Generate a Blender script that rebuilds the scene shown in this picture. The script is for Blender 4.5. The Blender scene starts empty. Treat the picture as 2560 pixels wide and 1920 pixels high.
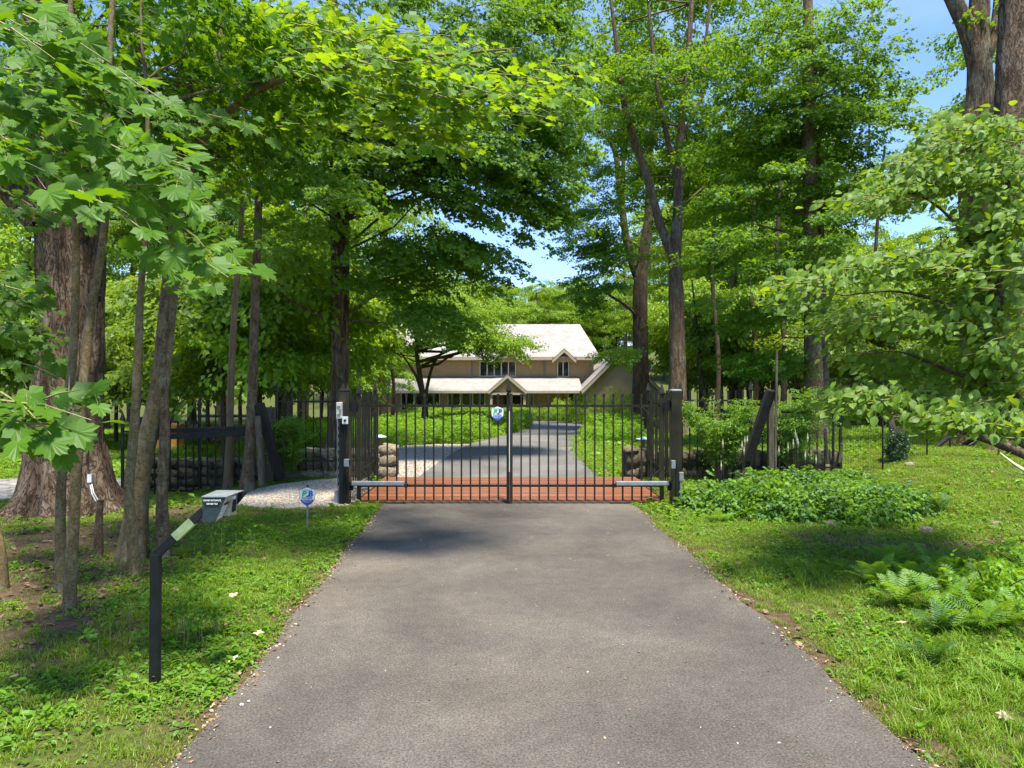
import bpy, math, random
import numpy as np
from mathutils import Vector, Matrix, noise, Euler

S = bpy.context.scene
COL = S.collection
rng = np.random.default_rng(7)
random.seed(7)
PI = math.pi
F, CX, CY, EYE = 1775.0, 1280.0, 950.0, 1.86      # photo focal length and horizon in photo pixels, eye height

# ------------------------------------------------------------------ camera, sky, sun, exposure
cam_d = bpy.data.cameras.new('camera'); cam = bpy.data.objects.new('camera', cam_d); COL.objects.link(cam)
cam.location = (0, 0, EYE); cam.rotation_euler = (PI/2, 0, 0)
cam_d.sensor_width = 36; cam_d.lens = F/2560*36; cam_d.shift_y = -10/2560
cam_d.clip_start = 0.05; cam_d.clip_end = 2000
S.camera = cam
TO_SUN = Vector((0.12, -0.26, 0.95)).normalized()
elev = math.asin(TO_SUN.z); azim = math.atan2(TO_SUN.x, TO_SUN.y)
w = bpy.data.worlds.new('World'); S.world = w; w.use_nodes = True
nt = w.node_tree; nt.nodes.clear()
sky = nt.nodes.new('ShaderNodeTexSky'); sky.sky_type = 'NISHITA'; sky.sun_disc = False
sky.sun_elevation = elev; sky.sun_rotation = azim; sky.air_density = 1.0; sky.dust_density = 0.15; sky.ozone_density = 2.5
bg = nt.nodes.new('ShaderNodeBackground'); bg.inputs[1].default_value = 0.11
wo = nt.nodes.new('ShaderNodeOutputWorld')
tc = nt.nodes.new('ShaderNodeTexCoord'); mp = nt.nodes.new('ShaderNodeMapping'); mp.inputs['Scale'].default_value = (1, 1, 4)
cn = nt.nodes.new('ShaderNodeTexNoise'); cn.inputs['Scale'].default_value = 2.2; cn.inputs['Detail'].default_value = 6
cr = nt.nodes.new('ShaderNodeValToRGB'); cr.color_ramp.elements[0].position = .42; cr.color_ramp.elements[1].position = .85
cr.color_ramp.elements[1].color = (.28, .28, .28, 1)
cm = nt.nodes.new('ShaderNodeMix'); cm.data_type = 'RGBA'; cm.inputs[7].default_value = (4.4, 4.9, 5.6, 1)
L = nt.links.new
L(tc.outputs['Generated'], mp.inputs[0]); L(mp.outputs[0], cn.inputs[0]); L(cn.outputs[0], cr.inputs[0])
L(cr.outputs[0], cm.inputs[0]); L(sky.outputs[0], cm.inputs[6]); tint = nt.nodes.new('ShaderNodeMix'); tint.data_type = 'RGBA'; tint.blend_type = 'MULTIPLY'; tint.inputs[0].default_value = 1; tint.inputs[7].default_value = (.70, .80, 1.0, 1)
L(cm.outputs[2], tint.inputs[6]); L(tint.outputs[2], bg.inputs[0]); L(bg.outputs[0], wo.inputs[0])
sd = bpy.data.lights.new('sun', 'SUN'); sd.energy = 3.7; sd.angle = math.radians(7); sd.color = (1, .93, .80)
sun = bpy.data.objects.new('sun', sd); COL.objects.link(sun); sun.rotation_euler = TO_SUN.to_track_quat('Z', 'Y').to_euler()
S.view_settings.view_transform = 'Standard'; S.view_settings.look = 'None'; S.view_settings.gamma = 1
S.view_settings.exposure = 1.6
S.cycles.max_bounces = 10; S.cycles.transmission_bounces = 6; S.cycles.diffuse_bounces = 5; S.cycles.transparent_max_bounces = 8
S.cycles.sample_clamp_indirect = 6; S.cycles.caustics_reflective = False; S.cycles.caustics_refractive = False

# ------------------------------------------------------------------ helpers
def tag(o, label=None, cat=None, group=None, kind=None):
    if label: o['label'] = label
    if cat: o['category'] = cat
    if group: o['group'] = group
    if kind: o['kind'] = kind
    return o

def empty(name, loc, label=None, cat=None, group=None):
    o = bpy.data.objects.new(name, None); COL.objects.link(o); o.location = loc; o.empty_display_size = .1
    return tag(o, label, cat, group)

def link(name, me, parent=None, loc=(0, 0, 0), rot=None, scale=None, kind=None):
    o = bpy.data.objects.new(name, me); COL.objects.link(o); o.location = loc
    if rot is not None: o.rotation_euler = rot
    if scale is not None: o.scale = scale
    if parent: o.parent = parent
    if kind: o['kind'] = kind
    return o

def mesh(name, V, Fs, mat=None, smooth=False):
    me = bpy.data.meshes.new(name); me.from_pydata([tuple(v) for v in V], [], Fs)
    if mat: me.materials.append(mat)
    if smooth: me.polygons.foreach_set('use_smooth', [True]*len(me.polygons))
    me.update(); return me

def text_mesh(cu, parent, loc, rot, scale):
    t = bpy.data.objects.new('tmp', cu); COL.objects.link(t); dg = bpy.context.evaluated_depsgraph_get(); dg.update()
    me = bpy.data.meshes.new_from_object(t.evaluated_get(dg), depsgraph=dg); COL.objects.unlink(t); bpy.data.objects.remove(t)
    return link('lettering', me, parent, loc, rot, scale)

class MB:
    def __init__(s): s.v = []; s.f = []
    def add(s, V, Fs):
        b = len(s.v); s.v += [tuple(v) for v in V]; s.f += [tuple(i+b for i in f) for f in Fs]; return s
    def box(s, c, d):
        x, y, z = c; a, b, e = d[0]/2, d[1]/2, d[2]/2
        V = [(x+i*a, y+j*b, z+k*e) for k in (-1, 1) for j in (-1, 1) for i in (-1, 1)]
        return s.add(V, [(0, 2, 3, 1), (4, 5, 7, 6), (0, 1, 5, 4), (2, 6, 7, 3), (0, 4, 6, 2), (1, 3, 7, 5)])
    def bar(s, p0, p1, w, h, up=(0, 0, 1)):
        p0, p1 = Vector(p0), Vector(p1); d = (p1-p0).normalized(); up = Vector(up)
        if abs(d.dot(up)) > .97: up = Vector((0, 1, 0))
        r = d.cross(up).normalized()*w/2; u = r.cross(d).normalized()*h/2
        V = [p+i*r+j*u for p in (p0, p1) for j in (-1, 1) for i in (-1, 1)]
        return s.add(V, [(0, 1, 3, 2), (4, 6, 7, 5), (0, 4, 5, 1), (2, 3, 7, 6), (0, 2, 6, 4), (1, 5, 7, 3)])
    def tube(s, P, R, n=8, cap=True):
        P = [Vector(p) for p in P]
        if not hasattr(R, '__len__'): R = [R]*len(P)
        V = []; Fs = []; ref = None
        for i, p in enumerate(P):
            d = (P[min(i+1, len(P)-1)]-P[max(i-1, 0)]).normalized()
            if ref is None: ref = Vector((1, 0, 0)) if abs(d.x) < .8 else Vector((0, 1, 0))
            a = d.cross(ref).normalized(); b = d.cross(a).normalized(); ref = -b if False else ref
            for k in range(n):
                t = 2*PI*k/n; V.append(p+float(R[i])*(a*math.cos(t)+b*math.sin(t)))
        for i in range(len(P)-1):
            for k in range(n):
                k2 = (k+1) % n; Fs.append((i*n+k, (i+1)*n+k, (i+1)*n+k2, i*n+k2))
        if cap: Fs.append(tuple(range(n))); Fs.append(tuple(range((len(P)-1)*n, len(P)*n))[::-1])
        return s.add(V, Fs)
    def prism(s, poly, ax, d):
        n = len(poly); V = [Vector(p) for p in poly]; dv = Vector(ax)*d
        V += [v+dv for v in V]
        return s.add(V, [tuple(range(n)), tuple(range(2*n-1, n-1, -1))]+[(i, i+n, (i+1) % n+n, (i+1) % n) for i in range(n)])
    def build(s, name, mat, parent=None, smooth=False, kind=None, bevel=0):
        o = Vector(parent.location) if parent else Vector((0, 0, 0))
        if parent and parent.parent: o = o+Vector(parent.parent.location)
        me = mesh(name, [Vector(v)-o for v in s.v], s.f, mat, smooth)
        ob = link(name, me, parent, kind=kind)
        if bevel:
            m = ob.modifiers.new('bevel', 'BEVEL'); m.width = bevel; m.segments = 2; m.limit_method = 'ANGLE'
        return ob

def fit_normals(o):
    import bmesh
    b = bmesh.new(); b.from_mesh(o.data); bmesh.ops.recalc_face_normals(b, faces=b.faces); b.to_mesh(o.data); b.free(); return o

def sm(t): t = np.clip(t, 0, 1); return t*t*(3-2*t)
def gh(x, y):
    """height of the ground"""
    x = np.asarray(x, float); y = np.asarray(y, float)
    z = -0.028*np.clip(y-13.5, 0, 46.5)
    z = z-0.34*sm((-x-3.2)/4.5)*sm((y-8)/4)
    z = z+0.48*sm((x-4.5)/6)*sm((y-5)/6)*(1-.6*sm((y-22)/10))
    z = z+0.16*np.clip(y-76, 0, 60)
    off = sm((np.abs(x)-2.6)/1.2)*np.where(y < 60, 1, 0)
    z = z+off*(0.035*np.sin(x*1.7+y*.6)*np.cos(y*1.3-x*.4)+0.02*np.sin(x*3.1)*np.sin(y*2.7+1))
    z = z-0.40*sm((2.75-np.abs(x))/.35)*sm((y-10.78)/.15)*sm((13.12-y)/.15)
    return z
def ghs(x, y): return float(gh(x, y))
def at(px, py, Y): return Vector(((px-CX)/F*Y, Y, EYE-(py-CY)/F*Y))
def ground_at(px, py):
    Y = 3.0
    for _ in range(4000):
        x = (px-CX)/F*Y; z = EYE-(py-CY)/F*Y
        if z <= ghs(x, Y): break
        Y += .03
    return Vector((x, Y, ghs(x, Y)))

# ------------------------------------------------------------------ materials
def new_mat(name):
    m = bpy.data.materials.new(name); m.use_nodes = True; n = m.node_tree.nodes; n.clear()
    out = n.new('ShaderNodeOutputMaterial'); return m, n, m.node_tree.links.new, out
def rgb(c): return (c[0], c[1], c[2], 1)
def ramp(n, stops):
    r = n.new('ShaderNodeValToRGB'); e = r.color_ramp.elements
    e[0].position = stops[0][0]; e[0].color = rgb(stops[0][1]); e[1].position = stops[-1][0]; e[1].color = rgb(stops[-1][1])
    for p, c in stops[1:-1]: q = e.new(p); q.color = rgb(c)
    return r
def mixc(n, l, fac, a, b, mode='MIX'):
    m = n.new('ShaderNodeMix'); m.data_type = 'RGBA'; m.blend_type = mode
    for i, v in ((0, fac), (6, a), (7, b)):
        if hasattr(v, 'is_output') or isinstance(v, bpy.types.NodeSocket): l(v, m.inputs[i])
        else: m.inputs[i].default_value = v if i == 0 else rgb(v)
    return m.outputs[2]
def nz(n, l, vec, scale, detail=5, rough=.6, dist=0):
    t = n.new('ShaderNodeTexNoise'); t.inputs['Scale'].default_value = scale; t.inputs['Detail'].default_value = detail
    t.inputs['Roughness'].default_value = rough; t.inputs['Distortion'].default_value = dist; l(vec, t.inputs['Vector']); return t.outputs[0]
def coords(n, l, stretch=(1, 1, 1), objspace=True):
    t = n.new('ShaderNodeTexCoord'); m = n.new('ShaderNodeMapping'); m.inputs['Scale'].default_value = stretch
    if objspace: l(t.outputs['Object'], m.inputs[0])
    else:
        g = n.new('ShaderNodeNewGeometry'); l(g.outputs['Position'], m.inputs[0])
    return m.outputs[0]
def bump(n, l, h, strength, dist=.02):
    b = n.new('ShaderNodeBump'); b.inputs['Strength'].default_value = strength; b.inputs['Distance'].default_value = dist; l(h, b.inputs['Height']); return b.outputs[0]

def surf(name, stops, scale=8, rough=.7, bmp=.3, bdist=.01, stretch=(1, 1, 1), metal=0, fine=60, rnd=0, world=True, spec=.4):
    m, n, l, out = new_mat(name); v = coords(n, l, stretch, not world)
    a = nz(n, l, v, scale); r = ramp(n, stops); l(a, r.inputs[0]); c = r.outputs[0]
    f = nz(n, l, v, fine, 4)
    c = mixc(n, l, .35, c, f, 'OVERLAY')
    if rnd:
        oi = n.new('ShaderNodeObjectInfo'); rr = ramp(n, [(0, (1-rnd,)*3), (1, (1+rnd*.6,)*3)]); l(oi.outputs['Random'], rr.inputs[0])
        c = mixc(n, l, 1.0, c, rr.outputs[0], 'MULTIPLY')
    p = n.new('ShaderNodeBsdfPrincipled'); l(c, p.inputs['Base Color']); p.inputs['Roughness'].default_value = rough
    p.inputs['Metallic'].default_value = metal; p.inputs['Specular IOR Level'].default_value = spec
    s = n.new('ShaderNodeMath'); s.operation = 'ADD'; l(a, s.inputs[0]); l(f, s.inputs[1])
    if bmp: l(bump(n, l, s.outputs[0], bmp, bdist), p.inputs['Normal'])
    l(p.outputs[0], out.inputs[0]); return m

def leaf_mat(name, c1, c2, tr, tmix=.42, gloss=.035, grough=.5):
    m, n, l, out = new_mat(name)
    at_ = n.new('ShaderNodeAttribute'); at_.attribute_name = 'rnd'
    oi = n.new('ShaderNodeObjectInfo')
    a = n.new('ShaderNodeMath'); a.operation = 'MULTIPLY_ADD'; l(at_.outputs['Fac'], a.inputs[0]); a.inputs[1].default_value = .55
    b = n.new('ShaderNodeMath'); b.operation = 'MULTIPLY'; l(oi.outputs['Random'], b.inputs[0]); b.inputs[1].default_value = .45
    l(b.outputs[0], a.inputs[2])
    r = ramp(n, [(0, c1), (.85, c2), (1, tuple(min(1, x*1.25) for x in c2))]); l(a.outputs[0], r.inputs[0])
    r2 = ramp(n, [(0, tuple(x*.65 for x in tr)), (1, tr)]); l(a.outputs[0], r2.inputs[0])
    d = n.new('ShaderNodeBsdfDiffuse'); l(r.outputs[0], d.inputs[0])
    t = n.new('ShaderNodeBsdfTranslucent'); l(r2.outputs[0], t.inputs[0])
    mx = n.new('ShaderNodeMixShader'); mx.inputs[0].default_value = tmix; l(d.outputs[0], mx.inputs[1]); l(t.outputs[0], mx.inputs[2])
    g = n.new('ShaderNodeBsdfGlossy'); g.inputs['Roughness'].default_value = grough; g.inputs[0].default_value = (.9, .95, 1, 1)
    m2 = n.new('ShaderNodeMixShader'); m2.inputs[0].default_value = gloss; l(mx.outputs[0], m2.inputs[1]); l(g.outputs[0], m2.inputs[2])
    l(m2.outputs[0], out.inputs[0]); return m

def bark_mat(name, dark, mid, light, scale=9, zs=.22, lich=.0, bmp=.9, bdist=.03):
    m, n, l, out = new_mat(name); v = coords(n, l, (1, 1, zs))
    a = nz(n, l, v, scale, 7, .65, .8); v2 = coords(n, l, (1, 1, zs*1.5))
    rd = nz(n, l, v2, scale*1.7, 5, .6, 1.2); ab = n.new('ShaderNodeMath'); ab.operation = 'SUBTRACT'; l(rd, ab.inputs[0]); ab.inputs[1].default_value = .5
    ab2 = n.new('ShaderNodeMath'); ab2.operation = 'ABSOLUTE'; l(ab.outputs[0], ab2.inputs[0])
    r = ramp(n, [(.3, dark), (.5, mid), (.72, light)]); l(a, r.inputs[0]); c = r.outputs[0]
    vr = ramp(n, [(0, (.22, .20, .18)), (.045, (1, 1, 1))]); l(ab2.outputs[0], vr.inputs[0]); c = mixc(n, l, .75, c, vr.outputs[0], 'MULTIPLY')
    v3 = coords(n, l, (1, 1, .6)); b = nz(n, l, v3, 3.2, 5, .7)
    lr = ramp(n, [(.52, (0, 0, 0)), (.68, (1, 1, 1))]); l(b, lr.inputs[0])
    lm = n.new('ShaderNodeMath'); lm.operation = 'MULTIPLY'; l(lr.outputs[0], lm.inputs[0]); lm.inputs[1].default_value = lich
    c = mixc(n, l, lm.outputs[0], c, (.30, .33, .25))
    p = n.new('ShaderNodeBsdfPrincipled'); l(c, p.inputs['Base Color']); p.inputs['Roughness'].default_value = .9; p.inputs['Specular IOR Level'].default_value = .2
    h = n.new('ShaderNodeMath'); h.operation = 'MULTIPLY'; l(a, h.inputs[0]); l(vr.outputs[0], h.inputs[1])
    l(bump(n, l, h.outputs[0], bmp, bdist), p.inputs['Normal']); l(p.outputs[0], out.inputs[0]); return m

M = {}
M['iron'] = surf('iron', [(.35, (.012, .011, .007)), (.6, (.026, .024, .015)), (.75, (.055, .05, .032))], 5, .45, .15, fine=90, metal=.3)
M['post_metal'] = surf('post_metal', [(.35, (.020, .017, .010)), (.6, (.038, .033, .018)), (.72, (.065, .05, .024))], 4, .4, .1, fine=120, metal=.35)
M['black'] = surf('black_paint', [(.3, (.010, .012, .012)), (.7, (.018, .019, .019))], 6, .5, .05, spec=.15)
M['steel'] = surf('brushed_steel', [(.3, (.42, .42, .36)), (.7, (.56, .55, .47))], 20, .38, .05, stretch=(1, 1, 12), metal=.75)
M['galv'] = surf('galvanised', [(.3, (.20, .215, .225)), (.7, (.31, .325, .335))], 14, .5, .1, metal=.4)
M['white'] = surf('white_plastic', [(.3, (.62, .64, .62)), (.7, (.76, .77, .74))], 6, .5, .05)
M['offwhite'] = surf('offwhite_box', [(.3, (.50, .49, .42)), (.7, (.66, .64, .56))], 6, .5, .1)
M['navy'] = surf('navy_box', [(.3, (.018, .032, .037)), (.7, (.026, .042, .048))], 30, .45, .05)
M['sticker'] = surf('reflective_sticker', [(.3, (.16, .22, .11)), (.7, (.26, .33, .17))], 10, .3, 0)
M['plank'] = surf('stained_plank', [(.28, (.135, .045, .018)), (.5, (.215, .078, .033)), (.75, (.30, .125, .062))], 5, .5, .3, .004, stretch=(.35, 4, 4), rnd=.22)
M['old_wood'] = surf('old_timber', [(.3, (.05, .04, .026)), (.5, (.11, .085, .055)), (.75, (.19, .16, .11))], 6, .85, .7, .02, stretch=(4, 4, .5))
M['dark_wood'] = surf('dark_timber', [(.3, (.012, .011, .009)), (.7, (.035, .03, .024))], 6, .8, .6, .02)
M['bare_wood'] = surf('bare_wood', [(.3, (.12, .07, .035)), (.7, (.26, .17, .095))], 7, .8, .5, .01, stretch=(4, 4, .5))
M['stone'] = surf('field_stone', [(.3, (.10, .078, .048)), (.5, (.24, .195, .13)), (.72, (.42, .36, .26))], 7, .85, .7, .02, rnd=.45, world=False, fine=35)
M['stone_dark'] = surf('darker_field_stone', [(.3, (.055, .045, .026)), (.5, (.13, .11, .065)), (.72, (.22, .20, .11))], 7, .9, .7, .02, rnd=.4, world=False, fine=35)  # darker, yellower copy of the field stone
M['mortar'] = surf('wall_gap', [(.3, (.018, .015, .011)), (.7, (.04, .033, .025))], 14, .95, .5)
M['moss'] = surf('moss', [(.3, (.05, .085, .012)), (.7, (.13, .17, .025))], 12, .95, .8, .02)
M['siding'] = surf('beige_siding', [(.3, (.42, .275, .135)), (.7, (.48, .32, .165))], 2, .75, .15, fine=20)
M['trim'] = surf('cream_trim', [(.3, (.34, .29, .205)), (.7, (.40, .35, .25))], 3, .6, .05)
M['frame'] = surf('window_frame', [(.3, (.66, .62, .52)), (.7, (.74, .70, .62))], 3, .5, 0)
M['copper'] = surf('rust_flashing', [(.3, (.22, .09, .045)), (.7, (.36, .18, .10))], 3, .6, .1)
M['door'] = surf('door_wood', [(.3, (.11, .04, .018)), (.7, (.22, .08, .035))], 4, .45, .1, stretch=(4, 4, .6))
M['dark'] = surf('opening_shade', [(.3, (.015, .014, .011)), (.7, (.03, .026, .02))], 3, .8, 0)  # near-black colour standing in for the shade inside openings
M['pebble'] = surf('gravel_stone', [(.3, (.20, .165, .125)), (.5, (.42, .36, .29)), (.7, (.64, .57, .48))], 9, .85, .3, rnd=.5, world=False, spec=.2)
M['litter'] = surf('dead_leaf', [(.3, (.13, .07, .03)), (.7, (.32, .20, .11))], 9, .8, .2, rnd=.6, world=False)
M['litter_pale'] = surf('pale_dead_leaf', [(.3, (.36, .28, .18)), (.7, (.5, .4, .28))], 9, .8, .2, rnd=.3, world=False)
M['twig'] = surf('twig', [(.3, (.06, .045, .03)), (.7, (.13, .10, .07))], 12, .9, .3)
M['petiole'] = surf('petiole', [(.3, (.16, .14, .04)), (.7, (.22, .20, .07))], 12, .6, 0)
M['orange'] = surf('orange_paint', [(.3, (.55, .22, .03)), (.7, (.70, .33, .06))], 3, .6, .1)
M['flower'] = surf('cream_flower', [(.3, (.36, .38, .22)), (.7, (.52, .53, .34))], 9, .8, .2)
M['glass_blue'] = surf('lantern_cap', [(.3, (.38, .55, .62)), (.7, (.5, .66, .72))], 5, .25, .05)
def glass():
    m, n, l, out = new_mat('window_glass'); p = n.new('ShaderNodeBsdfPrincipled')
    v = coords(n, l, (1, 1, 1), False); r = ramp(n, [(.4, (.012, .014, .012)), (.7, (.05, .055, .045))]); l(nz(n, l, v, 1.7), r.inputs[0]); l(r.outputs[0], p.inputs[0])
    p.inputs['Roughness'].default_value = .06; l(p.outputs[0], out.inputs[0]); return m
M['glass'] = glass()
def flat(name, c, rough=.35):
    m, n, l, out = new_mat(name); p = n.new('ShaderNodeBsdfPrincipled'); v = coords(n, l)
    r = ramp(n, [(.2, tuple(x*.94 for x in c)), (.8, c)]); l(nz(n, l, v, 30), r.inputs[0]); l(r.outputs[0], p.inputs[0])
    p.inputs['Roughness'].default_value = rough; l(p.outputs[0], out.inputs[0]); return m
M['sign_white'] = flat('sign_white', (.80, .86, .86)); M['sign_black'] = flat('sign_black', (.012, .012, .014))
M['sign_green'] = flat('sign_green', (.03, .47, .09)); M['sign_blue'] = flat('sign_blue', (.02, .07, .42)); M['letter'] = flat('letter_white', (.78, .80, .76))

def roof_mat():
    m, n, l, out = new_mat('cedar_shingles'); v = coords(n, l, (1, 1, 1), False)
    br = n.new('ShaderNodeTexBrick'); br.inputs['Scale'].default_value = 1; br.inputs['Brick Width'].default_value = .28; br.inputs['Row Height'].default_value = .16
    br.inputs['Mortar Size'].default_value = .012; br.inputs['Color1'].default_value = (.26, .252, .24, 1); br.inputs['Color2'].default_value = (.345, .34, .33, 1); br.inputs['Mortar'].default_value = (.20, .15, .125, 1)
    sx = n.new('ShaderNodeSeparateXYZ'); cx = n.new('ShaderNodeCombineXYZ'); ad = n.new('ShaderNodeMath'); ad.operation = 'MULTIPLY_ADD'
    l(v, sx.inputs[0]); l(sx.outputs[1], ad.inputs[0]); ad.inputs[1].default_value = .9; l(sx.outputs[2], ad.inputs[2])
    l(sx.outputs[0], cx.inputs[0]); l(ad.outputs[0], cx.inputs[1]); l(cx.outputs[0], br.inputs['Vector'])
    a = nz(n, l, v, .9, 6, .7); r = ramp(n, [(.35, (.84, .81, .78)), (.6, (1.03, 1.03, 1.02))]); l(a, r.inputs[0])
    c = mixc(n, l, 1, br.outputs[0], r.outputs[0], 'MULTIPLY')
    p = n.new('ShaderNodeBsdfPrincipled'); l(c, p.inputs[0]); p.inputs['Roughness'].default_value = .8
    l(bump(n, l, br.outputs['Fac'], -.5, .03), p.inputs['Normal']); l(p.outputs[0], out.inputs[0]); return m
M['roof'] = roof_mat()

def asphalt_mat(name, base, lightc, stain=.5):
    m, n, l, out = new_mat(name); v = coords(n, l, (1, 1, 1), False)
    big = nz(n, l, v, .55, 5, .55, .4); r = ramp(n, [(.32, tuple(x*(1-stain*.45) for x in base)), (.52, base), (.72, lightc)]); l(big, r.inputs[0]); c = r.outputs[0]
    bb = nz(n, l, v, .28, 6, .65, .8); rb = ramp(n, [(.36, (.80, .80, .81)), (.5, (1, 1, 1)), (.62, (1.25, 1.22, 1.16))]); l(bb, rb.inputs[0]); c = mixc(n, l, 1, c, rb.outputs[0], 'MULTIPLY')
    mid = nz(n, l, v, 9, 6, .7); r2 = ramp(n, [(.3, (.84, .84, .84)), (.7, (1.12, 1.12, 1.12))]); l(mid, r2.inputs[0]); c = mixc(n, l, 1, c, r2.outputs[0], 'MULTIPLY')
    fn = nz(n, l, v, 75, 4, .85); r3 = ramp(n, [(.33, (.35, .34, .33)), (.5, (1, 1, 1)), (.68, (1.9, 1.87, 1.8))]); l(fn, r3.inputs[0]); c = mixc(n, l, 1, c, r3.outputs[0], 'MULTIPLY')
    vo = n.new('ShaderNodeTexVoronoi'); vo.inputs['Scale'].default_value = 45; l(v, vo.inputs['Vector']); vr = ramp(n, [(.0, (1, 1, 1)), (.11, (0, 0, 0))]); l(vo.outputs['Distance'], vr.inputs[0])
    sel = n.new('ShaderNodeSeparateColor'); l(vo.outputs['Color'], sel.inputs[0]); gt = n.new('ShaderNodeMath'); gt.operation = 'GREATER_THAN'; gt.inputs[1].default_value = .90; l(sel.outputs[0], gt.inputs[0])
    mu = n.new('ShaderNodeMath'); mu.operation = 'MULTIPLY'; l(vr.outputs[0], mu.inputs[0]); l(gt.outputs[0], mu.inputs[1])
    c = mixc(n, l, mu.outputs[0], c, (.5, .47, .42))
    p = n.new('ShaderNodeBsdfPrincipled'); l(c, p.inputs[0]); p.inputs['Roughness'].default_value = .82; p.inputs['Specular IOR Level'].default_value = .35
    s = n.new('ShaderNodeMath'); s.operation = 'MULTIPLY_ADD'; l(fn, s.inputs[0]); s.inputs[1].default_value = .6; l(mid, s.inputs[2])
    l(bump(n, l, s.outputs[0], .55, .012), p.inputs['Normal']); l(p.outputs[0], out.inputs[0]); return m
M['asphalt'] = asphalt_mat('asphalt', (.092, .080, .067), (.132, .116, .098), .75)
M['asphalt_edge'] = asphalt_mat('dark_asphalt', (.038, .034, .032), (.055, .05, .046), .3)  # darker asphalt for the strip before the deck
M['asphalt_far'] = asphalt_mat('asphalt_beyond', (.115, .109, .103), (.155, .148, .140), .3)  # paler than the near drive, its sunlit tone put into the colour
M['gravel_bed'] = surf('gravel_bed', [(.3, (.22, .18, .14)), (.5, (.40, .34, .28)), (.7, (.56, .49, .42))], 22, .95, 1, .03, fine=90)

def ground_mat():
    m, n, l, out = new_mat('ground'); v = coords(n, l, (1, 1, 1), False)
    a = nz(n, l, v, 1.3, 7, .65); b = nz(n, l, v, 14, 6, .7); at_ = n.new('ShaderNodeAttribute'); at_.attribute_name = 'soil'
    soil = ramp(n, [(.3, (.045, .028, .016)), (.5, (.095, .062, .038)), (.72, (.16, .11, .07))]); l(b, soil.inputs[0])
    moss = ramp(n, [(.3, (.035, .042, .012)), (.5, (.07, .085, .018)), (.72, (.12, .14, .03))]); l(b, moss.inputs[0])
    s = n.new('ShaderNodeMath'); s.operation = 'ADD'; l(at_.outputs['Fac'], s.inputs[0]); l(a, s.inputs[1])
    f = ramp(n, [(.82, (0, 0, 0)), (1.0, (1, 1, 1))]); q = n.new('ShaderNodeMath'); q.operation = 'MULTIPLY'; q.inputs[1].default_value = .75; l(s.outputs[0], q.inputs[0])
    f.color_ramp.elements[0].position = .40; f.color_ramp.elements[1].position = .56; l(q.outputs[0], f.inputs[0])
    c = mixc(n, l, f.outputs[0], moss.outputs[0], soil.outputs[0])
    p = n.new('ShaderNodeBsdfPrincipled'); l(c, p.inputs[0]); p.inputs['Roughness'].default_value = .95; p.inputs['Specular IOR Level'].default_value = .15
    l(bump(n, l, b, .9, .03), p.inputs['Normal']); l(p.outputs[0], out.inputs[0]); return m
M['ground'] = ground_mat()

M['bark_old'] = bark_mat('bark_old_maple', (.05, .032, .018), (.145, .096, .06), (.29, .215, .15), 6, .2, .12, 1, .05)
M['bark_rough'] = bark_mat('bark_shaggy', (.06, .038, .022), (.17, .11, .066), (.32, .24, .17), 11, .10, .15, 1, .05)
M['bark_sap'] = bark_mat('bark_sapling', (.10, .068, .028), (.18, .130, .060), (.28, .215, .12), 14, .6, .45, .4, .01)
M['bark_mid'] = bark_mat('bark_speckled', (.065, .043, .022), (.165, .112, .062), (.28, .21, .13), 13, .5, .5, .7, .02)
M['bark_furrow'] = bark_mat('bark_furrowed', (.06, .040, .024), (.175, .115, .070), (.30, .22, .145), 12, .12, .5, 1, .04)
M['bark_dark'] = bark_mat('bark_dark', (.035, .024, .014), (.09, .062, .038), (.155, .115, .075), 10, .3, .25, .7, .02)

PAL = {
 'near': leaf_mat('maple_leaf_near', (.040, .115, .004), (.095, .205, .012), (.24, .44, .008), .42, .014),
 'glow': leaf_mat('maple_leaf_bright', (.060, .150, .004), (.14, .265, .014), (.42, .62, .010), .46, .014),  # brighter copy of the maple leaf, backlit glow put into its colours
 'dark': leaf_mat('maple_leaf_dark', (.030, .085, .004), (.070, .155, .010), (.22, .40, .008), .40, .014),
 'mid': leaf_mat('forest_leaf_mid', (.045, .120, .005), (.115, .230, .014), (.34, .56, .012), .44, .02),
 'bright': leaf_mat('forest_leaf_sunlit_tone', (.095, .195, .008), (.22, .35, .025), (.54, .72, .02), .46, .02),  # sunlit brightness of the woods is put into this leaf colour
 'olive': leaf_mat('forest_leaf_olive', (.07, .14, .012), (.17, .26, .030), (.42, .56, .03), .44, .02),
 'dog': leaf_mat('dogwood_leaf', (.075, .160, .008), (.165, .270, .035), (.40, .56, .015), .44, .016),
 'weed': leaf_mat('weed_leaf', (.055, .145, .008), (.160, .30, .030), (.34, .54, .02), .38, .02),
 'grass': leaf_mat('grass_blade', (.08, .17, .006), (.19, .31, .018), (.40, .56, .02), .38, .02),
 'yellowgrass': leaf_mat('dry_grass_blade', (.13, .18, .014), (.26, .31, .045), (.44, .50, .05), .36, .02),
 'fern': leaf_mat('fern_leaf', (.065, .17, .010), (.16, .30, .025), (.36, .58, .02), .42, .02),
 'teal': leaf_mat('fern_leaf_dark', (.035, .10, .014), (.075, .17, .030), (.18, .34, .02), .36, .02),
 'herb': leaf_mat('undergrowth_leaf', (.09, .22, .006), (.20, .36, .016), (.44, .68, .015), .46, .02),
 'ivy': leaf_mat('ivy_leaf', (.02, .06, .012), (.05, .12, .02), (.1, .2, .02), .25, .03),
}

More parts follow.
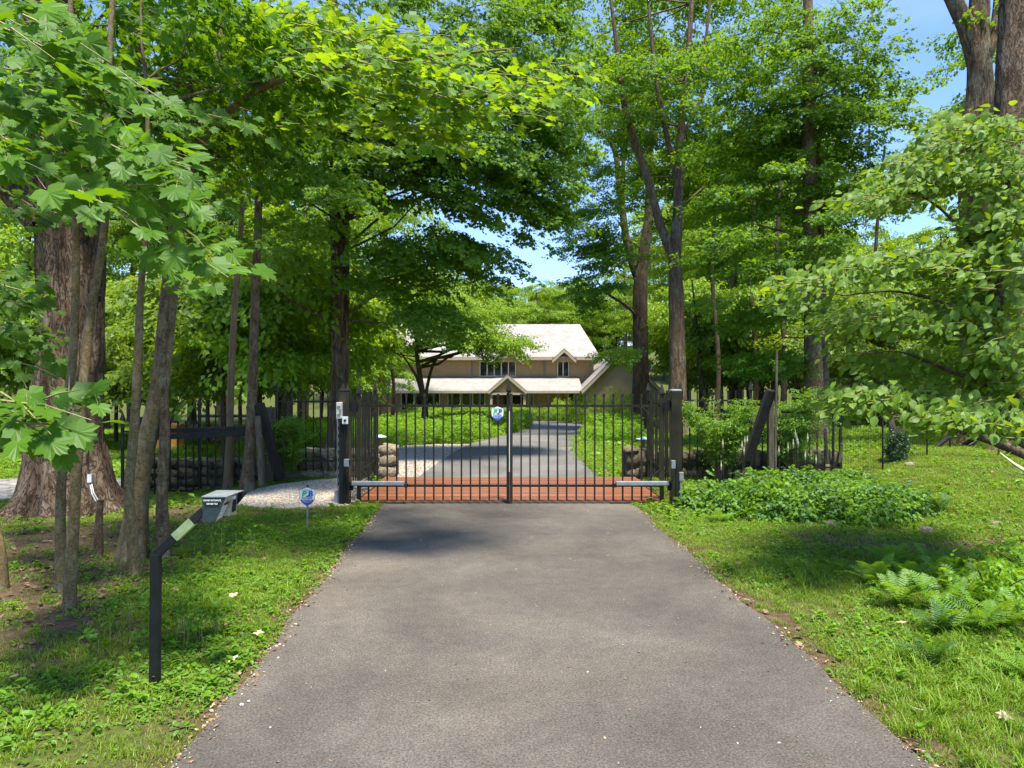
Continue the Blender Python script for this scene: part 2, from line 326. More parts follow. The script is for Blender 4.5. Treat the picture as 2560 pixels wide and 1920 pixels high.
# ------------------------------------------------------------------ leaf prototypes and instancing
def set_rnd(me, r):
    a = me.attributes.new('rnd', 'FLOAT', 'POINT'); a.data.foreach_set('value', r)
def outline(pts):
    up = [(math.radians(a), r) for a, r in pts]
    lo = [(-a, r) for a, r in up[1:-1]][::-1]
    return up+lo
MAPLE_HI = outline([(0, 1), (8, .84), (17, .86), (25, .64), (34, .80), (43, .99), (51, .82), (61, .80), (72, .60), (86, .70), (100, .84), (114, .66), (138, .60), (160, .50), (180, .20)])
MAPLE_LO = outline([(0, 1), (24, .60), (43, .97), (72, .56), (100, .80), (140, .55), (180, .18)])
OVATE = [(0, 0), (.10, .22), (.36, .40), (.66, .34), (.88, .15), (1.02, 0)]
def leaf_geo(kind, size, rn):
    """leaf lies in XY, base at the origin, tip towards +X"""
    if kind in ('mh', 'ml'):
        O = MAPLE_HI if kind == 'mh' else MAPLE_LO
        k = size*.5; cup = rn.uniform(.08, .32); fold = rn.uniform(-.1, .25)
        V = [(k*.35, 0, 0)]
        for a, r in O:
            x = math.cos(a)*r; y = math.sin(a)*r
            V.append((k*(x+.35), k*y, k*(-cup*r*r*(.6+.6*x)+fold*abs(y))))
        n = len(O); Fs = [(0, i+1, (i+1) % n+1) for i in range(n)]
    elif kind == 'ov':
        V = []; Fs = []; w_ = rn.uniform(.75, 1.0); cup = rn.uniform(.1, .45); fold = rn.uniform(.1, .5)
        for t, h in OVATE:
            z = -cup*t*t*size
            V += [(t*size, h*w_*size, z+fold*h*size*.5), (t*size, 0, z), (t*size, -h*w_*size, z+fold*h*size*.5)]
        for i in range(len(OVATE)-1):
            a = i*3; Fs += [(a, a+1, a+4, a+3), (a+1, a+2, a+5, a+4)]
    else:  # diamond
        b = rn.uniform(-.2, .25)*size
        V = [(0, 0, 0), (.5*size, .36*size, b*.5), (size, 0, -.15*size), (.5*size, -.36*size, b*.5)]; Fs = [(0, 1, 2), (0, 2, 3)]
    return np.array(V), Fs

def rotm(yaw, pitch, roll): return np.array(Euler((roll, pitch, yaw)).to_matrix())

def pack(name, parts, mat, twigs=None):
    V = []; Fs = []; R = []; b = 0
    for v, f, r in parts:
        V.append(v); Fs += [tuple(i+b for i in q) for q in f]; R += [r]*len(v); b += len(v)
    me = mesh(name, np.concatenate(V), Fs, mat); 
    if twigs:
        me.materials.append(M['twig']); 
    set_rnd(me, R); return me

def make_cluster(kind, mat, n, length, size, seed, flatness=.35, spread=.55):
    rn = random.Random(seed); P = []
    for i in range(n):
        t = (i+rn.random())/n; side = 1 if i % 2 else -1
        base = np.array((t*length-.2*length, 0, -.12*length*t*t)); yaw = side*rn.uniform(.3, 1.5)*(1-.4*t); off = rn.uniform(.1, .9)*spread*length*(1.1-t*.6)
        base = base+np.array((math.cos(yaw)*off, math.sin(yaw)*off, rn.uniform(-1, .6)*flatness*length*.35))
        v, f = leaf_geo(kind, size*rn.uniform(.7, 1.15), rn)
        m = rotm(yaw+rn.uniform(-.6, .6), rn.uniform(-.15, .95)*(.5+flatness), rn.gauss(0, .5)*(.4+flatness))
        P.append((v@m.T+base, f, rn.random()))
    # twig
    v = np.array([(-.35*length, 0, 0), (-.35*length, .008, 0), (.8*length, 0, -.1*length), (-.35*length, 0, .008)]); P.append((v, [(0, 1, 2), (1, 3, 2)], 0))
    return pack('leaf_cluster', P, mat)

PROTO = {}
def proto_coll(key, meshes):
    if key not in PROTO:
        c = bpy.data.collections.new('source_'+key)
        for i, me in enumerate(meshes):
            o = bpy.data.objects.new('source_%s_%02d' % (key, i), me); c.objects.link(o)
        PROTO[key] = inst_group(key, c), len(meshes)
    return PROTO[key]
def inst_group(key, c):
    g = bpy.data.node_groups.new('scatter_'+key, 'GeometryNodeTree')
    g.interface.new_socket('Geometry', in_out='INPUT', socket_type='NodeSocketGeometry'); g.interface.new_socket('Geometry', in_out='OUTPUT', socket_type='NodeSocketGeometry')
    n = g.nodes; l = g.links.new
    i = n.new('NodeGroupInput'); o = n.new('NodeGroupOutput'); ip = n.new('GeometryNodeInstanceOnPoints'); ci = n.new('GeometryNodeCollectionInfo')
    ci.inputs[0].default_value = c; ci.inputs['Separate Children'].default_value = True; ci.inputs['Reset Children'].default_value = True
    def na(nm, t):
        a = n.new('GeometryNodeInputNamedAttribute'); a.data_type = t; a.inputs[0].default_value = nm; return a.outputs[0]
    er = n.new('FunctionNodeEulerToRotation'); l(na('rot', 'FLOAT_VECTOR'), er.inputs[0])
    l(i.outputs[0], ip.inputs['Points']); l(ci.outputs[0], ip.inputs['Instance']); ip.inputs['Pick Instance'].default_value = True
    l(na('idx', 'INT'), ip.inputs['Instance Index']); l(er.outputs[0], ip.inputs['Rotation']); l(na('scl', 'FLOAT'), ip.inputs['Scale']); l(ip.outputs[0], o.inputs[0])
    return g
def scatter(name, key, P, ROT, SC, parent=None, kind=None, idx=None):
    g, k = PROTO[key]; P = np.asarray(P, float)
    if parent is not None: P = P-np.array(parent.location)
    me = bpy.data.meshes.new(name); me.vertices.add(len(P)); me.vertices.foreach_set('co', P.ravel())
    a = me.attributes.new('rot', 'FLOAT_VECTOR', 'POINT'); a.data.foreach_set('vector', np.asarray(ROT, float).ravel())
    a = me.attributes.new('scl', 'FLOAT', 'POINT'); a.data.foreach_set('value', np.asarray(SC, float))
    if idx is None: idx = rng.integers(0, k, len(P))
    a = me.attributes.new('idx', 'INT', 'POINT'); a.data.foreach_set('value', np.asarray(idx, np.int32))
    me.update(); o = link(name, me, parent, kind=kind); m = o.modifiers.new('scatter', 'NODES'); m.node_group = g; return o

for pal in ('near', 'dark', 'mid', 'bright', 'olive', 'glow', 'dog'):
    mt = PAL[pal]
    if pal != 'dog':
        proto_coll('maple_'+pal, [make_cluster('ml', mt, 14, .42, .125, s) for s in (1, 2, 3, 4)])
        proto_coll('far_'+pal, [make_cluster('di', mt, 26, .75, .17, s+10, .55, .6) for s in (1, 2, 3, 4)])
        proto_coll('shrub_'+pal, [make_cluster('di', mt, 34, .32, .055, s+20, .8, .6) for s in (1, 2, 3, 4)])
proto_coll('fine_bright', [make_cluster('di', PAL['bright'], 40, .5, .075, s+30, .5, .5) for s in (1, 2, 3)])
proto_coll('fine_mid', [make_cluster('di', PAL['mid'], 40, .5, .075, s+34, .5, .5) for s in (1, 2, 3)])
def single(kind, mt, size, seeds):
    out = []
    for s in seeds:
        rn = random.Random(s); v, f = leaf_geo(kind, size, rn)
        pl = size*.55; pv = np.array([(0, .0015, 0), (0, -.0015, 0), (-pl, 0, pl*.25), (0, 0, -.003)])
        n0 = len(v); V = np.concatenate([v, pv]); me = mesh('leaf', V, f+[(n0, n0+1, n0+2), (n0+1, n0+3, n0+2)], mt)
        me.materials.append(M['petiole']); me.polygons[len(f)].material_index = 1; me.polygons[len(f)+1].material_index = 1
        set_rnd(me, [rn.random()]*len(V)); out.append(me)
    return out
LEAF = {'near': single('mh', PAL['near'], .215, (1, 2, 3, 4, 5, 6)), 'glow': single('mh', PAL['glow'], .18, (1, 2, 3, 4, 5, 6)), 'dark': single('mh', PAL['dark'], .205, (1, 2, 3, 4, 5, 6)),
        'dog': single('ov', PAL['dog'], .092, (1, 2, 3, 4, 5, 6))}
for k, ms in LEAF.items(): proto_coll('leaf_'+k, ms)

# ------------------------------------------------------------------ the ground
def axis(segs):
    out = []
    for a, b, s in segs: out += list(np.arange(a, b, s))
    return np.array(out+[segs[-1][1]])
gx = axis([(-420, -60, 24), (-60, -16, 2), (-16, 16, .25), (16, 60, 2), (60, 420, 24)])
gy = axis([(-60, -4, 4), (-4, 26, .25), (26, 80, 1.0), (80, 160, 5), (160, 600, 40)])
GX, GY = np.meshgrid(gx, gy); GZ = gh(GX, GY)
nx, ny = len(gx), len(gy)
V = np.stack([GX, GY, GZ], -1).reshape(-1, 3)
I = (np.arange(ny-1)[:, None]*nx+np.arange(nx-1)[None]).ravel()
me = bpy.data.meshes.new('ground'); me.from_pydata(V.tolist(), [], np.stack([I, I+1, I+nx+1, I+nx], -1).tolist()); me.materials.append(M['ground'])
def soil_mask(x, y):
    s = 1.05*sm((-x-2.75-.12*(y-7))/1.2)*sm((y-4.2)/1.4)*sm((12.5-y)/1.5)*sm((x+11)/2)
    s = np.maximum(s, .9*np.exp(-(((x-4.9)/1.6)**2+((y-7.9)/.5)**2)))
    s = np.maximum(s, .9*np.exp(-(((x-6.2)/1.2)**2+((y-6.9)/.4)**2)))
    s = np.maximum(s, .7*sm((-x-2.3)/.3)*sm((y-9.2)/.4)*sm((10.9-y)/.4)*sm((x+3.9)/.5))
    s = np.maximum(s, .55*sm((.16-np.abs(x-edge_r(y)-.08))/.12)*sm((10.4-y)/1)); s = np.maximum(s, .45*sm((.12-np.abs(x-edge_l(y)+.06))/.1)*sm((10.4-y)/1))
    return s
def edge_l(y): y = np.asarray(y, float); return -1.60-.0423*(y-3.4)+.02*np.sin(y*3.1)+.012*np.sin(y*9)
def edge_r(y): y = np.asarray(y, float); return 2.0-.0324*(y-3.4)+.02*np.sin(y*2.6+1)+.012*np.sin(y*8+2)
a = me.attributes.new('soil', 'FLOAT', 'POINT'); a.data.foreach_set('value', soil_mask(V[:, 0], V[:, 1]))
me.polygons.foreach_set('use_smooth', [True]*len(me.polygons)); me.update()
tag(link('ground', me), 'grassy woodland ground with soil patches either side of the drive', kind='structure')

def resample(ch, n):
    ch = [np.array(c[:2], float) for c in ch]; d = [0]
    for i in range(1, len(ch)): d.append(d[-1]+np.linalg.norm(ch[i]-ch[i-1]))
    t = np.linspace(0, d[-1], n); A = np.array(ch); return np.stack([np.interp(t, d, A[:, 0]), np.interp(t, d, A[:, 1])], -1)
def strip(name, left, right, rows, cols, lift, mat, label, thick=.04, zf=None, par=None):
    A, B = resample(left, rows), resample(right, rows); V = []; Fs = []
    for j in range(rows):
        for i in range(cols+1):
            p = A[j]*(1-i/cols)+B[j]*(i/cols); z = (ghs(*p) if zf is None else zf(*p))+lift; V.append((p[0], p[1], z))
    for j in range(rows-1):
        for i in range(cols):
            q = j*(cols+1)+i; Fs.append((q, q+1, q+cols+2, q+cols+1))
    n0 = len(V); rim = [j*(cols+1) for j in range(rows)]+[(rows-1)*(cols+1)+i for i in range(1, cols+1)]+[j*(cols+1)+cols for j in range(rows-2, -1, -1)]+[i for i in range(cols-1, 0, -1)]
    for r in rim: x, y, z = V[r]; V.append((x, y, z-lift-thick))
    for k in range(len(rim)):
        k2 = (k+1) % len(rim); Fs.append((rim[k], rim[k2], n0+k2, n0+k))
    o = link(name, mesh(name, V, Fs, mat)); fit_normals(o)
    return tag(o, label, kind='structure')
ys = np.linspace(-30, 10.5, 240)
zero = lambda x, y: 0.0
strip('driveway', [(float(edge_l(y)), y) for y in ys], [(float(edge_r(y)), y) for y in ys], 240, 6, .028, M['asphalt'], 'grey asphalt driveway leading up to the gate', zf=zero)
strip('driveway_end', [(-1.90, 10.5), (-1.97, 10.73)], [(1.77, 10.5), (1.70, 10.73)], 3, 4, .026, M['asphalt_edge'], 'dark asphalt lip where the drive meets the red timber deck', zf=zero)
FL = [ground_at(*p) for p in ((1043, 1200), (1090, 1165), (1134, 1135), (1178, 1111), (1238, 1095), (1297, 1081), (1325, 1071), (1330, 1060), (1300, 1052))]
FR = [ground_at(*p) for p in ((1494, 1200), (1470, 1175), (1450, 1152), (1434, 1130), (1433, 1115), (1438, 1101), (1455, 1080), (1500, 1066), (1620, 1053))]
FL[0] = Vector((FL[0].x, 13.22, 0)); FR[0] = Vector((FR[0].x, 13.22, 0))
strip('driveway_beyond', FL, FR, 60, 8, .045, M['asphalt_far'], 'curving asphalt drive beyond the gate towards the house', thick=.1)
strip('turning_circle', [(-14, 44), (-9, 47), (-2, 48.5), (FL[-1].x, FL[-1].y)], [(-14, 42), (-9, 44.6), (-4, 45.5), (FL[-2].x-.5, FL[-2].y)], 24, 3, .04, M['asphalt_far'], 'pale far arm of the drive in front of the house', thick=.1)
GBL = [ground_at(*p) for p in ((962, 1206), (950, 1160), (962, 1127), (1015, 1116), (1100, 1113))]
GBR = [ground_at(*p) for p in ((1048, 1199), (1092, 1166), (1136, 1136), (1160, 1119), (1176, 1113))]
strip('gravel_parking', GBL, GBR, 24, 10, .03, M['gravel_bed'], 'pale gravel patch beside the drive just beyond the gate', thick=.08)
GFL = [(-2.42, 10.35), (-3.3, 10.15), (-4.2, 10.5), (-4.6, 11.3), (-4.45, 12.4)]
GFR = [(-2.35, 10.75), (-2.4, 11.4), (-2.4, 12.2), (-2.4, 12.9), (-3.0, 13.35)]
strip('gravel_strip', GFL, GFR, 24, 10, .02, M['gravel_bed'], 'pale gravel patch left of the gate in front of the stone wall', thick=.08)
FARPOLY = np.array([(p.x, p.y) for p in FL]+[(p.x, p.y) for p in FR[::-1]])
GB = np.array([(p[0], p[1]) for p in GBL]+[(p[0], p[1]) for p in GBR[::-1]]); GFp = np.array(GFL+GFR[::-1])
def inpoly(x, y, P):
    r = np.zeros(x.shape, bool); n = len(P)
    for i in range(n):
        x1, y1 = P[i]; x2, y2 = P[(i+1) % n]
        c = ((y1 > y) != (y2 > y)) & (x < (x2-x1)*(y-y1)/(y2-y1+1e-12)+x1); r ^= c
    return r
def blocked(x, y, m=0.0):
    b = (y < 10.8) & (x > edge_l(y)-m) & (x < edge_r(y)+m)
    b |= (y > 10.6) & (y < 13.4) & (np.abs(x) < 2.45)
    b |= inpoly(x, y, FARPOLY) | inpoly(x, y, GB) | inpoly(x, y, GFp)
    b |= (np.abs(y-13.6) < .25) & (np.abs(x) > 2.4) & (np.abs(x) < 7)
    b |= inpoly(x, y, COB)
    return b
COB = np.array([(-14.5, 12.9), (-6.3, 12.9), (-6.3, 15.6), (-14.5, 15.3)])

# cobbled path at the far left: setts as parts
cp = empty('cobbled_path', (0, 0, 0)); cp['kind'] = 'structure'; cp['label'] = 'grey cobbled path behind the large old trunk at far left'
b = MB(); b.box((-10.4, 14.2, -.40), (8.2, 2.6, .12)); b.build('path_bed', M['mortar'], cp)
b = MB(); b.box((0, 0, 0), (.235, .16, .05)); sett = mesh('sett', b.v, b.f, M['pebble'])
sett_m = surf('sett_stone', [(.3, (.20, .18, .16)), (.7, (.36, .33, .30))], 9, .9, .4, rnd=.3, world=False); sett.materials[0] = sett_m
k = 0
for r in range(15):
    for c in range(20):
        if k >= 300: break
        x = -6.6-c*.25-(r % 2)*.12; y = 13.05+r*.172
        link('cobble', sett, cp, (x, y, -.325+random.uniform(-.006, .006)), (random.uniform(-.03, .03), random.uniform(-.03, .03), random.uniform(-.05, .05))); k += 1
b = MB()
for r in range(15):
    for c in range(20, 31): b.box((-6.6-c*.25-(r % 2)*.12, 13.05+r*.172, -.325), (.235, .155, .05))
b.build('cobbles', sett_m, cp, kind='stuff')

# timber bridge deck
dk = empty('timber_deck', (0, 11.97, 0), 'low red-brown timber deck crossing the drive under the closed gate', 'deck')
for i in range(18):
    y = 10.79+i*.1385; b = MB(); x0, x1 = -2.36+random.uniform(-.02, .02), 2.30+random.uniform(-.02, .02)
    b.box(((x0+x1)/2, y, .035+random.uniform(-.002, .002)), (x1-x0, .130, .04)); b.build('plank', M['plank'], dk)
b = MB()
for x in (-2.1, -1.05, 0, 1.05, 2.1): b.box((x, 11.97, -.09), (.15, 2.45, .2))
b.build('joist', M['dark_wood'], dk)

# ------------------------------------------------------------------ house
HZ = -1.30
h = empty('house', (0, 58, HZ), 'beige two-storey house with pale shingle roof at the end of the drive', 'house')
def wallbox(name, x0, x1, y0, y1, z0, z1, mat='siding', parent=h):
    b = MB(); b.box(((x0+x1)/2, (y0+y1)/2, (z0+z1)/2), (x1-x0, y1-y0, z1-z0)); return b.build(name, M[mat], parent)
wallbox('wall', -15.0, 6.9, 60.0, 68, HZ, 3.72)
wallbox('wall', -9.5, 5.6, 57.8, 60.3, HZ, 1.15)
b = MB()
for i in range(52):
    x = -14.8+i*.42; b.box((x, 59.985, 2.9), (.03, .03, 1.6))
for i in range(36):
    x = -9.3+i*.42; b.box((x, 57.785, 0), (.03, .03, 2.4))
b.build('batten', M['siding'], h, kind='stuff')
def slab(name, pts, t, mat, parent=h):
    """roof slab from 4 or more coplanar corners, thickness t downwards"""
    b = MB(); b.prism(pts, (0, 0, -1), t); o = b.build(name, M[mat], parent); return fit_normals(o)
slab('roof', [(-16, 59.0, 3.80), (7.35, 59.0, 3.80), (6.3, 66, 7.05), (-15.5, 66, 7.05)], .12, 'roof')
slab('roof', [(-15.5, 66.05, 7.05), (6.3, 66.05, 7.05), (7.35, 73, 3.8), (-16, 73, 3.8)], .12, 'roof')
for (x0, x1) in ((-16, -1.75), (.85, 3.35), (5.35, 7.35)): wallbox('fascia', x0, x1, 58.9, 58.98, 3.52, 3.80, 'trim')
slab('roof', [(-10.0, 56.0, 1.02), (5.6, 56.0, 1.02), (5.6, 59.98, 2.18), (-10.0, 59.98, 2.18)], .10, 'roof')
wallbox('fascia', -10.0, -1.82, 55.92, 55.98, .82, 1.01, 'trim'); wallbox('fascia', 1.12, 5.5, 55.92, 55.98, .82, 1.01, 'trim')
def gable(xc, hw, zb, rise, yf, yb, wall_y, zt=None, wallz=None, nm='gable_roof', bb=.22):
    """small gable: two roof slabs running back, cream bargeboards and a beige face"""
    top = zb+rise
    for s in (-1, 1):
        slab(nm, [(xc+s*hw, yf, zb), (xc, yf, top), (xc, yb, top), (xc+s*hw, yb, zb)], .08, 'roof')
        b = MB(); b.prism([(xc+s*hw, yf-.06, zb-.02), (xc+s*.001, yf-.06, top-.02), (xc+s*.001, yf-.06, top-.02-bb*1.2), (xc+s*(hw-.02), yf-.06, zb-.02-bb)], (0, 1, 0), .055); fit_normals(b.build('bargeboard', M['trim'], h))
        b = MB(); b.bar((xc+s*hw, yf-.02, zb+.04), (xc, yf-.02, top+.04), .10, .04); b.build('flashing', M['copper'], h)
    if wallz is not None:
        b = MB(); b.prism([(xc-hw*.94, wall_y, zb-.15), (xc+hw*.94, wall_y, zb-.15), (xc, wall_y, top-.12)], (0, 1, 0), .1); fit_normals(b.build('gable_face', M['siding'], h))
        if wallz < zb-.16: wallbox('gable_wall', xc-hw*.93, xc+hw*.93, wall_y+.003, wall_y+.3, wallz, zb-.15)
gable(4.33, 1.0, 3.52, .92, 58.95, 62.0, 59.3, wallz=3.4)
gable(-.5, 1.3, 3.52, 1.15, 58.95, 62.4, 59.3, wallz=3.4)
gable(-.36, 1.50, .98, 1.30, 55.4, 58.2, 55.75, wallz=.82)
b = MB(); b.box((-.36, 55.55, .78), (2.9, .28, .16)); b.build('porch_beam', M['trim'], h)
for x in (-1.62, .98): wallbox('porch_post', x-.09, x+.09, 55.5, 55.68, HZ, .70, 'trim')
# right wing with its front gable
gable(8.45, 3.1, 1.02, 3.15, 54.6, 64, 55.0, wallz=HZ, nm='wing_roof', bb=.25)
wallbox('wall', 5.65, 11.25, 55.35, 66, HZ, 1.0)
def window(x0, x1, z0, z1, y, n):
    t = .07; b = MB()
    b.box(((x0+x1)/2, y, z0-t/2), (x1-x0+2*t, .10, t)); b.box(((x0+x1)/2, y, z1+t/2), (x1-x0+2*t, .10, t))
    wd = (x1-x0)/n
    for i in range(n+1): b.box((x0+i*wd, y, (z0+z1)/2), (t if i in (0, n) else t*1.3, .09, z1-z0))
    f = b.build('window', M['frame'], h)
    for i in range(n):
        g = MB(); g.box((x0+(i+.5)*wd, y+.01, (z0+z1)/2), (wd-.02, .02, z1-z0)); o = g.build('pane', M['glass'], f)
        o.location = (0, 0, 0); me_ = o.data
        me_.transform(Matrix.Translation(Vector((0, 0, 0))))
    return f
window(-2.70, .30, 2.22, 3.38, 59.95, 5); window(3.85, 4.78, 2.20, 3.38, 59.95, 2)
window(1.32, 1.72, -.6, .78, 57.75, 1); window(4.6, 5.05, -.6, .78, 57.75, 1); window(-9.0, -5.9, -.7, .78, 57.75, 3); window(-5.2, -2.2, -.95, .78, 57.75, 3)
wallbox('entrance_shade_sheet', -1.5, .88, 57.76, 57.80, HZ, .80, 'dark')  # flat dark sheet on the wall, painted as the shade of an opening
d = wallbox('door', -1.45, -.62, 57.70, 57.755, HZ+.05, .74, 'door'); d['label'] = 'dark red-brown panelled front door'
for z in (-.75, 0.0):
    b = MB(); b.box((-1.03, 57.69, z), (.5, .02, .55)); b.build('door_panel', M['copper'], h)
for x, z0, z1, y in ((-3.35, 2.2, 3.4, 59.93), (2.72, 2.2, 3.4, 59.93), (3.1, HZ, .8, 57.72)):
    b = MB(); b.tube([(x, y, z0), (x, y, z1)], .05, 8); b.build('downspout', M['galv'], h)
b = MB(); b.box((.95, 59.7, 3.25), (.22, .25, .12)); b.build('floodlight', M['white'], h)
wallbox('wing_window', 10.0, 10.4, 54.96, 55.0, -.4, .75, 'dark')
wallbox('plinth', 5.4, 11.5, 54.85, 54.98, HZ, HZ+.35, 'stone')

# ------------------------------------------------------------------ stone walls
def stone_mesh(seed):
    import bmesh
    bm = bmesh.new(); bmesh.ops.create_cube(bm, size=1); bmesh.ops.subdivide_edges(bm, edges=bm.edges, cuts=1, use_grid_fill=True)
    for v in bm.verts:
        p = v.co.copy(); n = p.normalized(); q = p.lerp(n*.62, .32); v.co = q+noise.noise_vector(p*2.0+Vector((seed*7, 0, 0)))*.22
    me = bpy.data.meshes.new('stone'); bm.to_mesh(me); bm.free(); me.polygons.foreach_set('use_smooth', [True]*len(me.polygons)); return me
STONES = {}
for kk, mm in (('a', 'stone'), ('b', 'stone_dark')):
    STONES[kk] = []
    for s in range(6): me_ = stone_mesh(s); me_.materials.append(M[mm]); STONES[kk].append(me_)
def stone_wall(p0, p1, zb, zt, depth, which, label, row=.21, wid=(.17, .46), core='mortar', mossy=True):
    p0, p1 = Vector(p0), Vector(p1); Ln = (p1-p0).length; d = (p1-p0)/Ln; nrm = Vector((d.y, -d.x)); ang = math.atan2(d.y, d.x); mid = (p0+p1)/2
    r = empty('stone_wall', (mid.x, mid.y, zb), label, 'wall')
    b = MB(); q = nrm*.02; c = mid
    b.bar((p0.x, p0.y, (zb-.3+zt-.04)/2), (p1.x, p1.y, (zb-.3+zt-.04)/2), depth*.72, zt-.04-zb+.3); b.build('wall_core', M[core], r)
    for side in (1, -1):
        z = zb
        while z < zt-.05:
            hh = min(row*random.uniform(.8, 1.25), zt-z); 
            if zt-z-hh < .08: hh = zt-z
            x = random.uniform(-.15, 0)
            if Ln < .5: x = 0
            while x < Ln-.03:
                w_ = random.uniform(*wid)
                if x+w_ > Ln-.06: w_ = max(.12, Ln-x)
                c = p0+d*(x+w_/2)+nrm*side*(depth*.5-.075)
                if side == 1 or z > zt-.3:
                    link('stone', random.choice(STONES[which]), r, (c.x-r.location.x, c.y-r.location.y, z+hh/2-zb), (random.uniform(-.14, .14), random.uniform(-.22, .22), ang+random.choice((0, PI))), (w_*1.06, .26, hh*random.uniform(.95, 1.25)))
                x += w_
            z += hh
    if mossy:
        V = []; Fs = []; n = int(Ln/.12)
        for i in range(n+1):
            for j in range(5):
                c = p0+d*(Ln*i/n)+nrm*(depth*.42*(j/2-1)); V.append((c.x-r.location.x, c.y-r.location.y, zt-zb+.012+.03*noise.noise(Vector((c.x*6, c.y*6, 0)))-(.04 if j in (0, 4) else 0)))
        for i in range(n):
            for j in range(4): q = i*5+j; Fs.append((q, q+5, q+6, q+1))
        fit_normals(link('moss_cap', mesh('moss_cap', V, Fs, M['moss'], True), r))
    return r
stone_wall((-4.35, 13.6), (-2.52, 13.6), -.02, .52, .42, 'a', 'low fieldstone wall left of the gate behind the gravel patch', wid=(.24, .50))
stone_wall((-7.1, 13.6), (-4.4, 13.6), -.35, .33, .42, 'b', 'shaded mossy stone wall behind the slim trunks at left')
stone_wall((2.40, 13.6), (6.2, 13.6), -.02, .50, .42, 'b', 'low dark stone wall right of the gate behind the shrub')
stone_wall((-2.50, 13.62), (-2.20, 13.62), -.02, .60, .50, 'a', 'pale stone pier ending the wall beside the left of the deck', row=.22, wid=(.28, .31), mossy=False)
stone_wall((2.16, 13.62), (2.38, 13.62), -.02, .56, .50, 'b', 'brown stone pier ending the wall beside the right of the deck', row=.25, wid=(.22, .24), mossy=False)
stone_wall((-15.0, 30.5), (-11.0, 30.5), ghs(-13, 30.5), ghs(-13, 30.5)+.75, .5, 'a', 'distant pale stone wall seen through the fence at left', row=.26, wid=(.3, .6), mossy=False)

# ------------------------------------------------------------------ ironwork
def picket_mesh(z0, z1, w_=.024, sharp=False):
    b = MB(); b.box((0, 0, (z0+z1)/2), (w_, w_, z1-z0)); b.box((0, 0, z1+.0), (w_*1.55, w_*.8, .05))
    if sharp: b.add([(-w_*.7, -w_*.4, z1+.025), (w_*.7, -w_*.4, z1+.025), (w_*.7, w_*.4, z1+.025), (-w_*.7, w_*.4, z1+.025), (0, 0, z1+.07)], [(0, 1, 4), (1, 2, 4), (2, 3, 4), (3, 0, 4)])
    return mesh('picket', b.v, b.f, M['iron'])
b = MB()
P = [(.030, 0), (.030, .02), (.052, .035), (.048, .06), (.006, .19)]
V = []; Fs = []
for r_, z_ in P:
    for k in range(4): V.append((r_*math.cos(PI/4+k*PI/2)*1.1, r_*math.sin(PI/4+k*PI/2)*1.1, z_))
for i in range(len(P)-1):
    for k in range(4): Fs.append((i*4+k, i*4+(k+1) % 4, (i+1)*4+(k+1) % 4, (i+1)*4+k))
Fs.append((16, 17, 18, 19)); FINIAL = mesh('finial', V, Fs, M['iron'])

GY_ = 10.55
def gx_(zx): return (840+zx/2.514-CX)/F*GY_
def gate_leaf(hinge, meet, xs, finial_mid, label):
    r = empty('gate_leaf', (hinge, GY_, 0), label, 'gate', 'leaves of the iron driveway gate')
    def stile(x, w_, z0, z1, mat='iron'):
        b = MB(); b.box((x, GY_, (z0+z1)/2), (w_, .045, z1-z0)); return b.build('stile', M[mat], r, bevel=.003)
    stile(hinge, .058, .06, 1.62, 'post_metal'); stile(meet, .044, .05, 1.66, 'black' if finial_mid else 'post_metal')
    link('finial', FINIAL, r, (0, 0, 1.62))
    if finial_mid: link('finial', FINIAL, r, (meet-hinge+.012, 0, 1.66), None, (1.1, 1.1, 1.15)); 
    pm = picket_mesh(.07, 1.63, .023)
    for x in xs: link('picket', pm, r, (x-hinge, 0, 0), (0, random.uniform(-.004, .004), 0))
    lo, hi = min(hinge, meet), max(hinge, meet)
    for z in (1.475, .287):
        b = MB(); b.box(((lo+hi)/2, GY_+.015, z), (hi-lo, .014, .036)); b.build('rail', M['iron'], r)
    s = 1 if meet > hinge else -1
    for a_, c_ in (((hinge, GY_, .56), (hinge+s*.28, GY_, .29)), ((hinge, GY_, .10), (hinge+s*.26, GY_, .29)), ((hinge, GY_, 1.15), (hinge+s*.28, GY_+.02, 1.46))):
        b = MB(); b.bar(a_, c_, .012, .028, (0, 1, 0)); b.build('brace', M['iron'], r)
    # closer arm
    b = MB(); b.box((hinge+s*.30, GY_-.07, .335), (.78, .075, .062)); arm = b.build('closer_arm', M['galv'], r, bevel=.01)
    b = MB(); b.box((hinge+s*.71, GY_-.07, .305), (.045, .085, .05)); b.build('arm_cap', M['black'], r)
    b = MB(); b.box((hinge-s*.10, GY_-.03, .325), (.17, .09, .055)); b.box((hinge-s*.13, GY_-.03, .27), (.10, .05, .09)); b.build('arm_bracket', M['black'], r, bevel=.004)
    b = MB(); b.box((hinge-s*.065, GY_-.01, 1.485), (.13, .06, .07)); b.tube([(hinge-s*.10, GY_-.03, 1.40), (hinge-s*.10, GY_-.03, 1.56)], .022, 8); b.box((hinge-s*.055, GY_-.01, 1.46), (.05, .075, .16)); b.build('hinge', M['black'], r)
    return r
LX = [205, 262, 322, 382, 440, 498, 558, 615, 673, 730, 788, 846, 904, 963, 1020]
RX = [1163, 1220, 1277, 1335, 1393, 1450, 1510, 1567, 1625, 1684, 1742, 1802, 1861, 1920, 1980]
g1 = gate_leaf(gx_(145), gx_(1081), [gx_(x) for x in LX], True, 'left leaf of the black iron gate, with the shield sign on it')
g2 = gate_leaf(gx_(2047), gx_(1101), [gx_(x) for x in RX], False, 'right leaf of the black iron gate, without a sign')
b = MB(); b.box((gx_(1090), GY_-.005, .95), (.010, .05, .9)); b.build('rubber_strip', M['white'], g1)

